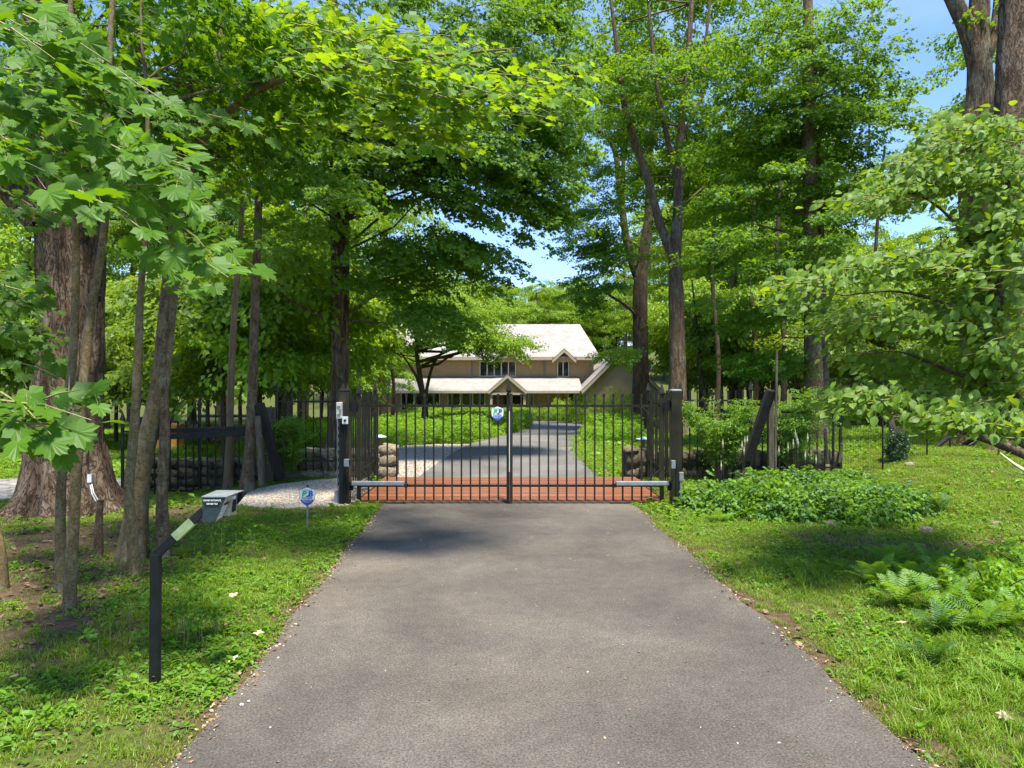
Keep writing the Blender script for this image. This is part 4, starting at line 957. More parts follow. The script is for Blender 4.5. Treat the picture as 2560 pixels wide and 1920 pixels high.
# 3 the rest of the left trunks
s = base_of(248, 1392); Y = s.y
tree('dead_sapling', 'short broken sapling stem between the slim twins and the leaning trunk', [s, A(247, 1320, Y), A(252, 1250, Y)], [.045, .038, .03], 'bark_mid', [], None, sides=10, rings=14, amp=.1, flare=.3)
s = base_of(340, 1442); Y = s.y
tree('maple_sapling', 'wavy slim trunk standing left of the thick leaning one', [s, A(330, 1330, Y), A(322, 1220, Y), A(335, 1080, Y), A(345, 900, Y), A(352, 720, Y), A(372, 500, Y), A(365, 200, Y)], [.055, .045, .043, .042, .038, .03, .025, .015], 'bark_sap', [((-3.2, 7.0, 5.0), (1.4, 1, 1), 14)], 'maple_near', sides=14, amp=.07, flare=.35, rad=.55, per=12)
s = base_of(330, 1400); Y = s.y
lean = tree('maple_tree', 'thick smooth trunk leaning right behind the entry keypad', [s, A(352, 1180, Y), A(400, 960, Y), A(425, 720, Y+.2), A(455, 480, Y+.3), A(515, 250, Y+.5), A(560, 0, Y+.8), A(620, -400, Y+1)], [.115, .092, .088, .083, .075, .072, .06, .03], 'bark_sap', [], 'maple_near', sides=22, rings=80, amp=.06, flare=.75,
    limbs=[([A(455, 480, Y+.3), A(520, 330, Y), A(700, 200, Y-.4), A(1000, 150, Y-.3), A(1300, 120, Y)], [.05, .04, .032, .02, .008]), ([A(425, 690, Y+.2), A(400, 560, Y), A(410, 430, Y-.2), A(330, 380, Y-.4)], [.035, .03, .024, .012])])
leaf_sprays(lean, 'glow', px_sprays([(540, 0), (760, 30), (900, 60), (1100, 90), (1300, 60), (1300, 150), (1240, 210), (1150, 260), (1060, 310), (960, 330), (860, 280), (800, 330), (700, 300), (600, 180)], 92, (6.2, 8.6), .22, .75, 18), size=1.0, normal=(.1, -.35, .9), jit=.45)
s = base_of(410, 1398); Y = s.y
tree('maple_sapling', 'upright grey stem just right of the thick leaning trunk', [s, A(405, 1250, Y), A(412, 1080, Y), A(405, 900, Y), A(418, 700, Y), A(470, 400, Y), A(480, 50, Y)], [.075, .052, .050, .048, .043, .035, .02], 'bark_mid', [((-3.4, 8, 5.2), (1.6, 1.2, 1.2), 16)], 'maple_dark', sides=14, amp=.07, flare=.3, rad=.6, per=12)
s = base_of(572, 1226); Y = s.y
tree('maple_sapling', 'thin trunk with a bare orange-brown bark streak left of the speckled one', [s, A(574, 1100, Y), A(578, 950, Y), A(588, 750, Y), A(598, 640, Y), A(610, 420, Y), A(620, 100, Y)], [.095, .066, .060, .055, .05, .04, .02], 'bare_wood', [((-4.2, 11.2, 5.6), (1.8, 1.4, 1.8), 26)], 'maple_mid', sides=14, amp=.08, flare=.3, rad=.7, per=14)
s = base_of(618, 1232); Y = s.y
tree('maple_tree', 'straight speckled trunk right of the thin streaked one, left of the gate', [s, A(622, 1150, Y), A(630, 1000, Y), A(640, 700, Y), A(650, 400, Y), A(655, 100, Y), A(660, -300, Y)], [.13, .083, .078, .070, .062, .055, .04], 'bark_mid', [((-3.6, 11, 6.6), (2.0, 1.6, 1.2), 20)], 'maple_dark', sides=18, rings=90, amp=.08, flare=.55, rad=.8, per=15)
# 4 the shaggy trunk behind the wall
s = Vector((A(845, 0, 19.6).x, 19.6, ghs(-4.8, 19.6)))
tree('maple_tree', 'shaggy brown trunk rising behind the stone wall left of the gate', [s, A(846, 1060, 19.6), A(850, 850, 19.6), A(848, 500, 19.6), A(842, 300, 19.8), A(820, -200, 20)], [.36, .255, .235, .25, .2, .12], 'bark_rough',
    [(A(960, 330, 17), (3.0, 2.2, 1.4), 50), (A(830, 420, 17.5), (2.4, 2, .9), 24), (A(1130, 420, 17), (2.0, 2.0, 1.1), 34), (A(1300, 500, 18), (1.25, 1.6, .9), 14), (A(1180, 620, 18), (1.4, 1.8, .9), 22), (A(1000, 640, 18), (1.6, 1.8, 1.0), 22), (A(1080, 150, 17), (3.4, 2.4, 1.6), 60), (A(1330, 320, 18), (1.5, 1.6, 1.5), 26), (A(1290, 430, 18.5), (1.5, 1.4, 1.0), 16), (A(1270, 50, 18), (2.0, 1.6, 1.2), 26), (A(700, 250, 18), (2.8, 2, 2.6), 60), (A(1100, 760, 17.5), (.9, 1.0, .8), 9)],
    'maple_mid', sides=40, rings=120, amp=.16, fr=3.5, flare=.9, per=24, rad=.95, droop=.4, br=.035, frac=.10,
    limbs=[([A(850, 860, 19.6), A(800, 790, 19.3), A(740, 760, 19), A(690, 725, 18.6)], [.07, .05, .035, .015]), ([A(846, 440, 19.6), A(920, 420, 19), A(1060, 400, 18), A(1200, 470, 17.6)], [.12, .08, .05, .02])])
# 5 right cluster
s = ground_at(1690, 1090); Y = s.y
tree('hickory_tree', 'tall forked trunk with pale lichen rising behind the right gate post', [s, A(1694, 950, Y), A(1690, 750, Y), A(1688, 640, Y), A(1695, 520, Y), A(1700, 350, Y), A(1720, 150, Y), A(1740, -200, Y)], [.46, .325, .29, .25, .19, .15, .11, .06], 'bark_furrow',
    [(A(1450, 150, Y+3), (4.2, 2.6, 4.0), 54), (A(1740, 60, Y+3), (4.8, 2.6, 3.8), 64), (A(1640, 420, Y+3.5), (2.6, 1.6, 2.4), 30), (A(1580, 200, Y-1.2), (2.2, .8, 2.0), 12), (A(1730, 220, Y-1.2), (2.0, .8, 2.6), 14), (A(1790, 420, Y+3), (1.8, 1.6, 3.0), 30)], 'maple_mid', sides=32, rings=110, amp=.09, fr=4, flare=.5, per=24, rad=1.2, scl=1.15, frac=.12,
    limbs=[([A(1688, 660, Y), A(1650, 560, Y), A(1620, 450, Y), A(1570, 300, Y), A(1550, 180, Y-.3), A(1520, -60, Y-.5)], [.2, .17, .155, .14, .10, .05]), ([A(1697, 470, Y), A(1665, 330, Y), A(1640, 200, Y), A(1620, 0, Y)], [.12, .10, .08, .05]), ([A(1695, 350, Y), A(1750, 250, Y), A(1765, 100, Y), A(1780, -50, Y)], [.09, .08, .06, .04])])
s = ground_at(1602, 1068); Y = s.y
tree('hickory_tree', 'darker forked trunk standing left of the tall lichened one', [s, A(1602, 900, Y), A(1600, 740, Y), A(1608, 640, Y), A(1622, 540, Y), A(1625, 380, Y), A(1650, 150, Y)], [.50, .40, .38, .30, .24, .18, .10], 'bark_dark',
    [(A(1480, 620, Y-2), (2.0, 2, 2.8), 44), (A(1480, 440, Y-2), (2.1, 2, 2.6), 26), (A(1600, 250, Y+3), (4.6, 2.4, 4.0), 60), (A(1490, 730, Y-2.5), (.8, 1.4, .9), 9), (A(1400, 330, Y), (2.0, 2, 2.0), 28)], 'maple_mid', sides=28, rings=90, amp=.10, fr=4, flare=.5, per=24, rad=1.15, scl=1.1, frac=.12,
    limbs=[([A(1604, 720, Y), A(1570, 620, Y), A(1550, 480, Y), A(1530, 360, Y), A(1450, 300, Y)], [.24, .20, .17, .13, .07]), ([A(1595, 790, Y-.2), A(1560, 760, Y-.4), A(1520, 735, Y-.8), A(1490, 700, Y-1)], [.10, .08, .06, .03]), ([A(1555, 500, Y), A(1560, 380, Y), A(1570, 250, Y)], [.12, .1, .06])])
s = ground_at(2036, 1100); Y = s.y
tree('beech_tree', 'straight trunk with layered dark branches right of the wire fence', [s, A(2034, 950, Y), A(2030, 750, Y), A(2025, 500, Y), A(2022, 300, Y), A(2020, 0, Y), A(2020, -300, Y)], [.36, .26, .225, .19, .17, .13, .09], 'bark_mid',
    [(A(1890, 480, Y), (1.7, 2, .8), 16), (A(1920, 620, Y-.5), (1.8, 2, .8), 18), (A(2120, 520, Y-1), (1.6, 2, .8), 12), (A(1900, 770, Y), (1.5, 2, .6), 12), (A(1990, 150, Y), (3.6, 2.6, 3.0), 60), (A(1900, 330, Y+1), (2.2, 2.2, 1.2), 26), (A(2120, 250, Y), (2.2, 2, 2.2), 26), (A(1890, 900, Y), (1.3, 1.6, .7), 9)],
    'maple_mid', sides=24, rings=90, amp=.07, flare=.4, per=24, rad=1.0, droop=.18, br=.045, frac=.15)
s = ground_at(2062, 1095)+Vector((.1, .4, 0)); Y = s.y
tree('beech_tree', 'thinner twin stem close behind the straight layered tree', [s, A(2060, 950, Y), A(2056, 800, Y), A(2052, 600, Y), A(2046, 350, Y)], [.17, .135, .125, .10, .06], 'bark_mid', [(A(2100, 420, Y), (1.6, 1.5, 1.6), 16)], 'maple_mid', sides=16, rings=60, amp=.07, flare=.3, per=18, rad=.9)
s = Vector((A(2560, 0, 14.0).x+.35, 14.4, ghs(10.4, 14.4)))
tree('oak_tree', 'large pale-barked trunk at the right edge of the lawn', [s, A(2560, 1000, 14.4), A(2545, 800, 14.4), A(2535, 500, 14.4), A(2530, 300, 14.5), A(2545, -100, 14.6)], [.62, .40, .37, .33, .32, .30], 'bark_old', [((13.5, 15, 9.5), (3, 2.4, 2.5), 26)], 'maple_mid', sides=48, rings=110, amp=.12, fr=4, flare=.9)
s = Vector((A(2440, 0, 16).x, 16.2, ghs(10.5, 16.2)))
tree('oak_tree', 'dark forked trunk against the open sky at upper right', [s, A(2445, 800, 16.2), A(2435, 400, 16.2), A(2450, 230, 16.2), A(2445, 80, 16.2), A(2455, -100, 16.2)], [.42, .34, .31, .28, .22, .18], 'bark_furrow', [(A(2400, 350, 16.5), (1.3, 1.2, .8), 8), (A(2500, 420, 17), (1.2, 1.6, 1.5), 14)], 'maple_bright', sides=32, rings=90, amp=.10, fr=4, per=16, rad=.7,
    limbs=[([A(2450, 200, 16.2), A(2420, 80, 16.2), A(2380, -10, 16.2), A(2340, -80, 16.2)], [.2, .19, .17, .14]), ([A(2465, 150, 16.2), A(2490, 60, 16.2), A(2500, -60, 16.2)], [.12, .11, .09])])
# dogwood in front right
db = Vector((5.75, 6.9, ghs(5.75, 6.9)))
dog = tree('dogwood_tree', 'dogwood with tiers of broad pale leaves reaching in from the right', [db, A(2640, 1150, 6.9), A(2540, 1000, 6.8), A(2500, 880, 6.7), A(2500, 700, 6.7), A(2520, 450, 6.8)], [.085, .065, .055, .045, .035, .02], 'bark_dark', [], 'maple_mid', sides=14, rings=50, amp=.08, flare=.4,
    limbs=[([A(2510, 900, 6.7), A(2400, 780, 6.5), A(2250, 730, 6.4), A(2100, 740, 6.3)], [.024, .018, .011, .004]), ([A(2530, 980, 6.8), A(2380, 930, 6.6), A(2250, 880, 6.5), A(2130, 890, 6.5)], [.024, .017, .010, .004]),
           ([A(2570, 1120, 6.9), A(2450, 1060, 6.6), A(2300, 1030, 6.5), A(2130, 1055, 6.4)], [.028, .019, .012, .004]), ([A(2505, 760, 6.7), A(2420, 600, 6.6), A(2320, 500, 6.5), A(2200, 470, 6.4)], [.022, .016, .010, .004]), ([A(2590, 1150, 6.2), A(2480, 1105, 6.0), A(2400, 1080, 5.9)], [.04, .03, .015])])
dsp = []
def tier(pxs, n, Yr, leaves=28, ln=.46):
    for _ in range(n):
        t = rng.random(); i = min(int(t*(len(pxs)-1)), len(pxs)-2); u = t*(len(pxs)-1)-i; x = pxs[i][0]*(1-u)+pxs[i+1][0]*u; y = pxs[i][1]*(1-u)+pxs[i+1][1]*u; hgt = pxs[i][2]
        Y = rng.uniform(*Yr); p = A(x, y+abs(rng.normal(0, hgt)), Y); d = Vector((-1, rng.normal(-.2, .5), rng.normal(-.05, .12))).normalized(); dsp.append((p-d*ln*.5, p+d*ln*.5, leaves))
tier([(1985, 705, 26), (2200, 650, 34), (2400, 630, 40), (2570, 640, 40)], 54, (5.8, 7.4))
tier([(2060, 800, 24), (2250, 780, 40), (2570, 800, 60)], 48, (6.0, 7.8))
tier([(2090, 990, 26), (2250, 980, 34), (2400, 1010, 34), (2570, 1040, 40)], 52, (5.8, 7.2))
tier([(2100, 500, 18), (2250, 480, 30), (2400, 380, 50), (2570, 400, 60)], 58, (6.2, 8.0))
tier([(2240, 430, 20), (2400, 300, 24), (2570, 330, 60)], 26, (6.2, 7.6))
tier([(2120, 880, 18), (2300, 900, 40), (2570, 930, 60)], 44, (6.6, 8.6))
tier([(2450, 560, 40), (2570, 540, 50)], 30, (5.8, 7.2))
tier([(2350, 700, 70), (2570, 720, 90)], 40, (6.2, 7.8))
tier([(2440, 400, 60), (2570, 420, 60)], 26, (6.0, 7.4))
tier([(2470, 880, 60), (2570, 900, 80)], 24, (5.8, 7.4))
leaf_sprays(dog, 'dog', dsp, size=1.0, normal=(-.1, -.40, .85), jit=.48)

# small tree in front of the house
s = ground_at(1060, 1082); Y = s.y
tree('japanese_maple', 'small multi-stemmed tree in front of the house left of the drive', [s, A(1062, 1020, Y), A(1050, 940, Y), A(1040, 860, Y), A(1050, 780, Y)], [.20, .14, .12, .08, .04], 'bark_dark',
     [(A(1170, 790, Y-2), (1.9, 1.6, 1.3), 26), (A(1230, 850, Y-2), (1.3, 1.4, .7), 14), (A(1050, 780, Y), (2.4, 2, 1.1), 16), (A(980, 850, Y), (1.3, 2, .9), 9), (A(1130, 700, Y), (2.0, 2, 1.2), 20)], 'fine_bright', sides=14, rings=40, per=20, rad=1.0, scl=1.3, br=.06, flare=.3,
     limbs=[([A(1062, 1000, Y), A(1080, 920, Y), A(1110, 880, Y), A(1190, 860, Y)], [.09, .07, .05, .02]), ([A(1060, 1010, Y), A(1040, 940, Y), A(1000, 880, Y)], [.09, .07, .03])])
s = ground_at(975, 1085); Y = s.y
tree('slender_tree', 'thin dark stem left of the small multi-stemmed tree before the house', [s, A(985, 980, Y), A(975, 860, Y), A(990, 700, Y)], [.11, .09, .07, .03], 'bark_dark', [(A(960, 720, Y), (2.0, 2, 1.2), 20), (A(905, 850, Y), (1.2, 1.5, 1.2), 12)], 'fine_mid', sides=10, rings=30, per=18, rad=1.0, scl=1.3)
s = ground_at(1600, 1085)+Vector((1.5, 3, 0)); Y = s.y
tree('slender_tree', 'young airy tree with spreading branches before the right wing of the house', [Vector((A(1770, 0, Y).x, Y, ghs(7, Y))), A(1750, 900, Y), A(1740, 800, Y), A(1730, 700, Y)], [.10, .08, .06, .03], 'bark_dark', [(A(1570, 875, Y), (1.0, 1.5, .4), 5), (A(1790, 800, Y), (1.8, 2, 1.8), 20)], 'fine_bright', sides=10, rings=30, per=18, rad=.9, scl=1.2)

# ------------------------------------------------------------------ the woods behind
def wood_proto(nm, hgt, cr, c0, key, nsp, per, rad, bark, trunk_r):
    root = bpy.data.objects.new(nm, None)
    path = [Vector((0, 0, -.2)), Vector((random.uniform(-.2, .2), 0, hgt*.3)), Vector((random.uniform(-.4, .4), .2, hgt*.6)), Vector((0, 0, hgt*.92))]
    tb = bark_tube(path, [trunk_r*1.2, trunk_r, trunk_r*.7, trunk_r*.2], 10, 22, .08, 3, .35); tm = mesh('trunk', tb.v, tb.f, M[bark], True)
    blobs = []; zc = (c0+hgt)/2; hz = (hgt-c0)/2
    blobs.append(((0, 0, zc), (cr, cr, hz), nsp))
    P_, R_, S_, tips = sprays(blobs, per, rad, (0, 0, 0), .25, 1.0, .45); bb = MB(); branches(bb, path, tips, .06*trunk_r/.2, .35); bm_ = mesh('branches', bb.v, bb.f, M[bark], True)
    COL.objects.link(root); t = link('trunk', tm, root); q = link('branches', bm_, root, kind='stuff'); c = scatter('crown', key, P_, R_, S_, None, kind='stuff'); c.parent = root
    return root
def copy_thing(root):
    r = root.copy(); COL.objects.link(r)
    for ch in list(root.children):
        c = ch.copy(); COL.objects.link(c); c.parent = r
    return r
TALL = [wood_proto('forest_tree', 21, 4.3, 8, 'far_mid', 66, 15, 1.5, 'bark_dark', .26), wood_proto('forest_tree', 19, 4.0, 7, 'far_bright', 66, 15, 1.4, 'bark_mid', .24), wood_proto('forest_tree', 22, 4.8, 8, 'far_bright', 66, 15, 1.6, 'bark_dark', .30), wood_proto('hill_tree', 13, 4.2, 2, 'far_bright', 110, 22, 1.2, 'bark_dark', .18), wood_proto('hill_tree', 12, 4.0, 2, 'far_mid', 110, 22, 1.2, 'bark_dark', .18)]
UNDER = [wood_proto('understory_tree', 7.5, 2.7, 2.2, 'far_bright', 56, 14, .95, 'bark_dark', .08), wood_proto('understory_tree', 6.8, 2.6, 1.9, 'far_bright', 54, 14, .95, 'bark_dark', .07), wood_proto('understory_tree', 6.0, 2.4, 1.6, 'far_olive', 50, 14, .9, 'bark_dark', .06)]
used = set(); seen_ = {}
MARKS = [(-60, 'the left frame edge'), (160, 'the huge old maple'), (340, 'the thick leaning trunk'), (470, 'the dark timber rails'), (590, 'the two slim trunks by the gravel'), (700, 'the leaning brace post'), (850, 'the shaggy trunk'), (960, 'the left pier lantern'), (1090, 'the small tree before the house'), (1244, 'the sign on the gate'), (1400, 'the small roof gable'), (1500, 'the right end of the roof'), (1602, 'the darker forked trunk'), (1692, 'the lichened forked trunk'), (1800, 'the pale shrub'), (1930, 'the tall thin pole'), (2040, 'the straight layered tree'), (2150, 'the end of the pipe rail'), (2243, 'the ivy-wrapped post'), (2375, 'the left leaning log'), (2460, 'the right leaning log'), (2560, 'the right frame edge')]
ORD = ['nearest', 'second back', 'third back', 'fourth back', 'fifth back', 'sixth back']
def where(kind, px):
    m = min(MARKS, key=lambda q: abs(q[0]-px)); side = 'just left of' if px < m[0]-12 else ('just right of' if px > m[0]+12 else 'in line with'); return m[1], side
def plant(protos, i, px, Y, sc, label, group, cat='tree', dz=0):
    p = protos[i]; o = p if (id(p) not in used) else copy_thing(p); used.add(id(p))
    x = (px-CX)/F*Y; o.location = (x, Y, ghs(x, Y)+dz); o.rotation_euler = (0, 0, random.uniform(0, 6.28)); o.scale = (sc*random.uniform(.92, 1.1), sc*random.uniform(.92, 1.1), sc); PLANTED.append((o, label, px, Y)); tag(o, label, cat, group)
PLANTED = []
tall = [(1850, 57, 0), (1990, 60, 1), (2070, 66, 2), (1720, 68, 0), (100, 62, 0), (550, 66, 1), (1800, 62, 0), (1940, 64, 1), (-150, 26, 0), (60, 40, 1), (260, 44, 0), (330, 56, 2), (430, 48, 1), (560, 46, 0), (640, 58, 2), (760, 50, 1), (880, 60, 0), (960, 52, 2), (-60, 44, 2), (150, 50, 1), (480, 52, 0), (720, 55, 2),
        (1830, 46, 1), (1760, 54, 2), (1900, 50, 0), (2000, 44, 1), (2090, 46, 2), (1560, 84, 1), (1690, 52, 1), (2620, 27, 0), (2760, 34, 1), (2540, 46, 2), (1010, 90, 1), (850, 80, 2)]
for k, (px, Y, i) in enumerate(tall): plant(TALL, i, px, Y, 1.0 if px < 2500 else .85, 'tall forest tree', 'tall trees of the woods')
for k, (px, Y) in enumerate(((2180, 40), (2260, 48), (2350, 42), (2440, 52), (2130, 58), (2320, 60))): plant(TALL, 3+k % 2, px, Y, .80+.07*(k % 3), 'low sunlit tree under open sky', 'lower trees under the sky gap')
for k, (px, Y) in enumerate(((900, 92), (980, 100), (1060, 94), (1130, 104), (1190, 92), (1250, 100), (1310, 94), (1370, 104), (1420, 93), (1480, 101), (1540, 95), (1600, 104), (1660, 94), (1740, 100), (1340, 88), (1220, 112), (1460, 113))):
    plant(TALL, 3 if k % 3 else 4, px, Y, .92+.07*(k % 3), 'hillside tree behind the roof', 'hillside trees behind the house')
und = [(930, 47, 0), (-80, 24, 0), (60, 26, 1), (200, 25, 2), (290, 29, 0), (380, 27, 0), (440, 32, 1), (520, 29, 0), (560, 22, 2), (650, 25, 0), (720, 21, 1), (750, 30, 0), (800, 36, 1), (700, 38, 0), (600, 36, 0), (480, 38, 0), (340, 34, 1), (160, 32, 0), (0, 36, 0),
       (1760, 38, 1), (1840, 35, 2), (1870, 44, 0), (1930, 33, 0), (1980, 38, 1), (2060, 32, 0), (2130, 26, 2), (2190, 34, 0), (2250, 28, 1), (2330, 33, 0), (2400, 27, 2), (2470, 35, 0), (2560, 28, 1), (2640, 22, 0), (1720, 40, 0), (1800, 42, 0), (2100, 42, 0), (2300, 42, 0)]
for k, (px, Y, i) in enumerate(und): plant(UNDER, i, px, Y, random.uniform(.85, 1.15), 'leafy young understory tree', 'young understory trees')
def relabel():
    g = {}
    for o, lb, px, Y in PLANTED: m, side = where(lb, px); g.setdefault((lb, m, side), []).append((Y, px, o))
    for (lb, m, side), L_ in g.items():
        L_.sort(key=lambda q: q[0])
        for i, (Y, px, o) in enumerate(L_): o['label'] = '%s %s %s' % (lb, side, m) if len(L_) == 1 else '%s %s %s, %s' % (lb, side, m, ORD[i])
for px, Y in ((250, 30), (705, 23), (1790, 30), (1885, 31), (1955, 26), (2200, 30)):
    x = (px-CX)/F*Y; p = Vector((x, Y, ghs(x, Y))); b = bark_tube([p, p+Vector((.1, 0, 3)), p+Vector((-.1, .2, 7)), p+Vector((.2, 0, 12))], [.13, .10, .08, .04], 10, 20, .08, 3, .3); o = b.build('slender_tree', M['bark_dark'], None, True); tag(o, 'x', 'tree', 'bare trunks in the woods'); PLANTED.append((o, 'bare dark trunk in the woods', px, Y))

relabel()
# ------------------------------------------------------------------ shrubs, herbs and ferns
def bush(name, label, c, r, n, key, scl=1, cat='shrub', group=None, stems=8, mat='twig', shell=.5):
    root = empty(name, c, label, cat, group); v = rng.normal(size=(n, 3)); v /= np.linalg.norm(v, axis=1)[:, None]; v[:, 2] = np.abs(v[:, 2]); q = v*np.array(r)*(rng.random(n)**(shell*.6))[:, None]
    q += rng.normal(0, .06, (n, 3))*np.array(r); q[:, 2] = np.maximum(q[:, 2], .03); P_ = q+np.array(c)
    rot = np.column_stack([rng.normal(0, .4, n), rng.normal(.1, .45, n), np.arctan2(q[:, 1], q[:, 0])+rng.normal(0, .7, n)])
    scatter('foliage', key, P_, rot, scl*rng.uniform(.7, 1.2, n), root, kind='stuff')
    b = MB(); c = Vector(c)
    for i in range(stems):
        t = rng.uniform(0, 6.28); u = rng.uniform(.2, .9); e = c+Vector((math.cos(t)*r[0]*u, math.sin(t)*r[1]*u, r[2]*rng.uniform(.5, .95))); b.tube([c+Vector((math.cos(t), math.sin(t), 0))*.1*r[0]-Vector((0, 0, .05)), c.lerp(e, .5)+Vector((0, 0, .1*r[2])), e], [.012*scl, .009*scl, .004], 4, False)
    b.build('stems', M[mat], root, kind='stuff'); return root
proto_coll('herb', [make_cluster('ov', PAL['herb'], 12, .22, .07, s+40, .6, .6) for s in (1, 2, 3)])
proto_coll('astilbe', [make_cluster('ov', PAL['fern'], 14, .26, .075, s+50, .45, .6) for s in (1, 2, 3)]+[make_cluster('ov', PAL['teal'], 14, .26, .075, s+50, .45, .6) for s in (4, 5)])
proto_coll('fine_twig', [make_cluster('ov', PAL['fern'], 22, .30, .032, s+60, .3, .22) for s in (1, 2, 3)])
proto_coll('ivy', [make_cluster('ml', PAL['ivy'], 12, .16, .06, s+70, .8, .6) for s in (1, 2, 3)])
# leafy perennial clumps right of the gate
for i, (px, py, rx, rz, lb) in enumerate(((1800, 1268, .62, .36, 'nearest the right gate post'), (1900, 1285, .75, .48, 'second from the right gate post'), (2010, 1292, .80, .50, 'in the middle of the bed right of the gate'), (2110, 1290, .75, .48, 'fourth along the bed right of the gate'), (2200, 1275, .65, .40, 'at the right end of the bed right of the gate'), (1960, 1235, .9, .42, 'at the back of the bed right of the gate'), (2090, 1230, .9, .40, 'behind the right half of the bed'))):
    c = ground_at(px, py); bush('perennial_clump', 'leafy green perennial clump '+lb, c, (rx, .6, rz*.88), 560, 'astilbe', .8, 'plant', 'perennials in the bed right of the gate')
# pale arching shrubs on both sides of the tall pole, and on the left brace
def arching(label, c, n, hgt, key='fine_twig', w_=1.2, scl=1, dirs=(-1, 1)):
    root = empty('arching_shrub', c, label, 'shrub'); P_ = []; R_ = []; b = MB()
    for i in range(n):
        a = rng.uniform(0, 6.28); ln = hgt*rng.uniform(.6, 1.1); u = rng.uniform(.2, 1)*w_*.6; e = c+Vector((math.cos(a)*u, math.sin(a)*u*.7, ln)); m_ = c.lerp(e, .6)+Vector((0, 0, .16*ln)); pts = smooth_path([c, m_, e], 12)
        b.tube(pts, [.010*(1-.8*j/11) for j in range(12)], 4, False)
        for j in range(3, 12):
            for _ in range(3):
                yaw = rng.uniform(0, 6.28); q = np.array(pts[j])+rng.normal(0, .05, 3); P_.append(q); R_.append((rng.normal(0, .4), rng.normal(-.05, .35), yaw))
    scatter('foliage', key, P_, R_, scl*rng.uniform(.7, 1.2, len(P_)), root, kind='stuff'); b.build('stems', M['bare_wood'], root, kind='stuff'); return root
arching('pale arching shrub with tiny leaves left of the tall weathered pole', Vector((3.75, 12.9, 0)), 20, 1.35)
arching('pale arching shrub with tiny leaves right of the tall weathered pole', Vector((5.1, 12.9, .05)), 22, 1.45)
arching('thin green vine shrub climbing the leaning brace at left', Vector((-4.15, 12.9, -.05)), 14, 1.1, w_=.7)
r = None
for lab, pts in (('cream flower spikes hanging among the shrub left of the tall pole', ((1807, 1110), (1855, 1115), (1862, 1104), (1868, 1102), (1803, 1165), (1860, 1128))), ('cream flower spikes hanging among the shrub right of the tall pole', ((1940, 1112), (1983, 1110), (1988, 1085), (1992, 1100), (1970, 1120), (2019, 1096), (2013, 1140), (1947, 1128), (1995, 1108), (2040, 1150)))):
    c = ground_at(pts[0][0], 1195); r = empty('flowering_plant', (c.x, 11.9, ghs(c.x, 11.9)), lab, 'plant')
    for px, py in pts:
        p = at(px, py, 11.9); b = MB(); b.tube([p+Vector((0, 0, .09)), p+Vector((0, 0, .04)), p, p-Vector((0, 0, .07))], [.003, .009, .015, .005], 6); b.build('flower_spike', M['flower'], r)
    b = MB()
    for px, py in pts: p = at(px, py, 11.9); b.tube([(p.x+.05, 12.0, ghs(p.x, 12)), p-Vector((0, 0, .06))], .004, 4)
    b.build('stems', M['twig'], r, kind='stuff')
# bushes at the house
for i, (px, py, Y, rx, rz, key, lb) in enumerate(((1300, 1046, 50, 1.7, 1.0, 'shrub_bright', 'rounded light green bush before the porch of the house'), (1345, 1046, 49, 1.5, .85, 'shrub_olive', 'olive bush right of the porch before the house'), (1392, 1047, 49, 1.3, .7, 'shrub_mid', 'dark flat-topped bush on the drive island'), (1405, 1046, 53, 1.0, 1.5, 'shrub_bright', 'pale rounded bush behind the flat-topped one'), (1432, 1048, 48, .9, 1.0, 'shrub_bright', 'bright bush at the right tip of the drive island'),
      (1470, 1052, 44, 1.5, 2.0, 'fine_bright', 'airy azalea with pale leaves at the bend of the drive'), (1545, 1050, 42, 1.7, 2.1, 'fine_bright', 'airy azalea before the right wing of the house'), (1190, 1045, 50, 1.6, 1.1, 'shrub_bright', 'light green bush left of the porch'), (1130, 1045, 50, 1.6, 1.0, 'shrub_olive', 'olive bush left of the house entrance'), (1060, 1045, 48, 1.8, 1.4, 'shrub_bright', 'round bush before the far left of the house'))):
    x = (px-CX)/F*Y; bush('garden_bush', lb, (x, Y, ghs(x, Y)), (rx, 1.1, rz), 340 if 'fine' not in key else 150, key, 1.6 if 'fine' not in key else 1.2, group='bushes planted before the house')
# ivy on the post
pz = sp; cpx = at(2243, 1100, 14.0)
n = 160; a = rng.uniform(PI, 2*PI, n); z = rng.uniform(-.6, .15, n)**1; P_ = np.column_stack([cpx.x+.03+.19*np.cos(a)*rng.uniform(.6, 1.1, n), 14.2+.2*np.sin(a), cpx.z+z]); iv = scatter('ivy', 'ivy', P_, np.column_stack([rng.normal(1.2, .4, n), rng.normal(0, .5, n), rng.uniform(-.6, .6, n)]), rng.uniform(.6, 1.1, n), sp, 'stuff')

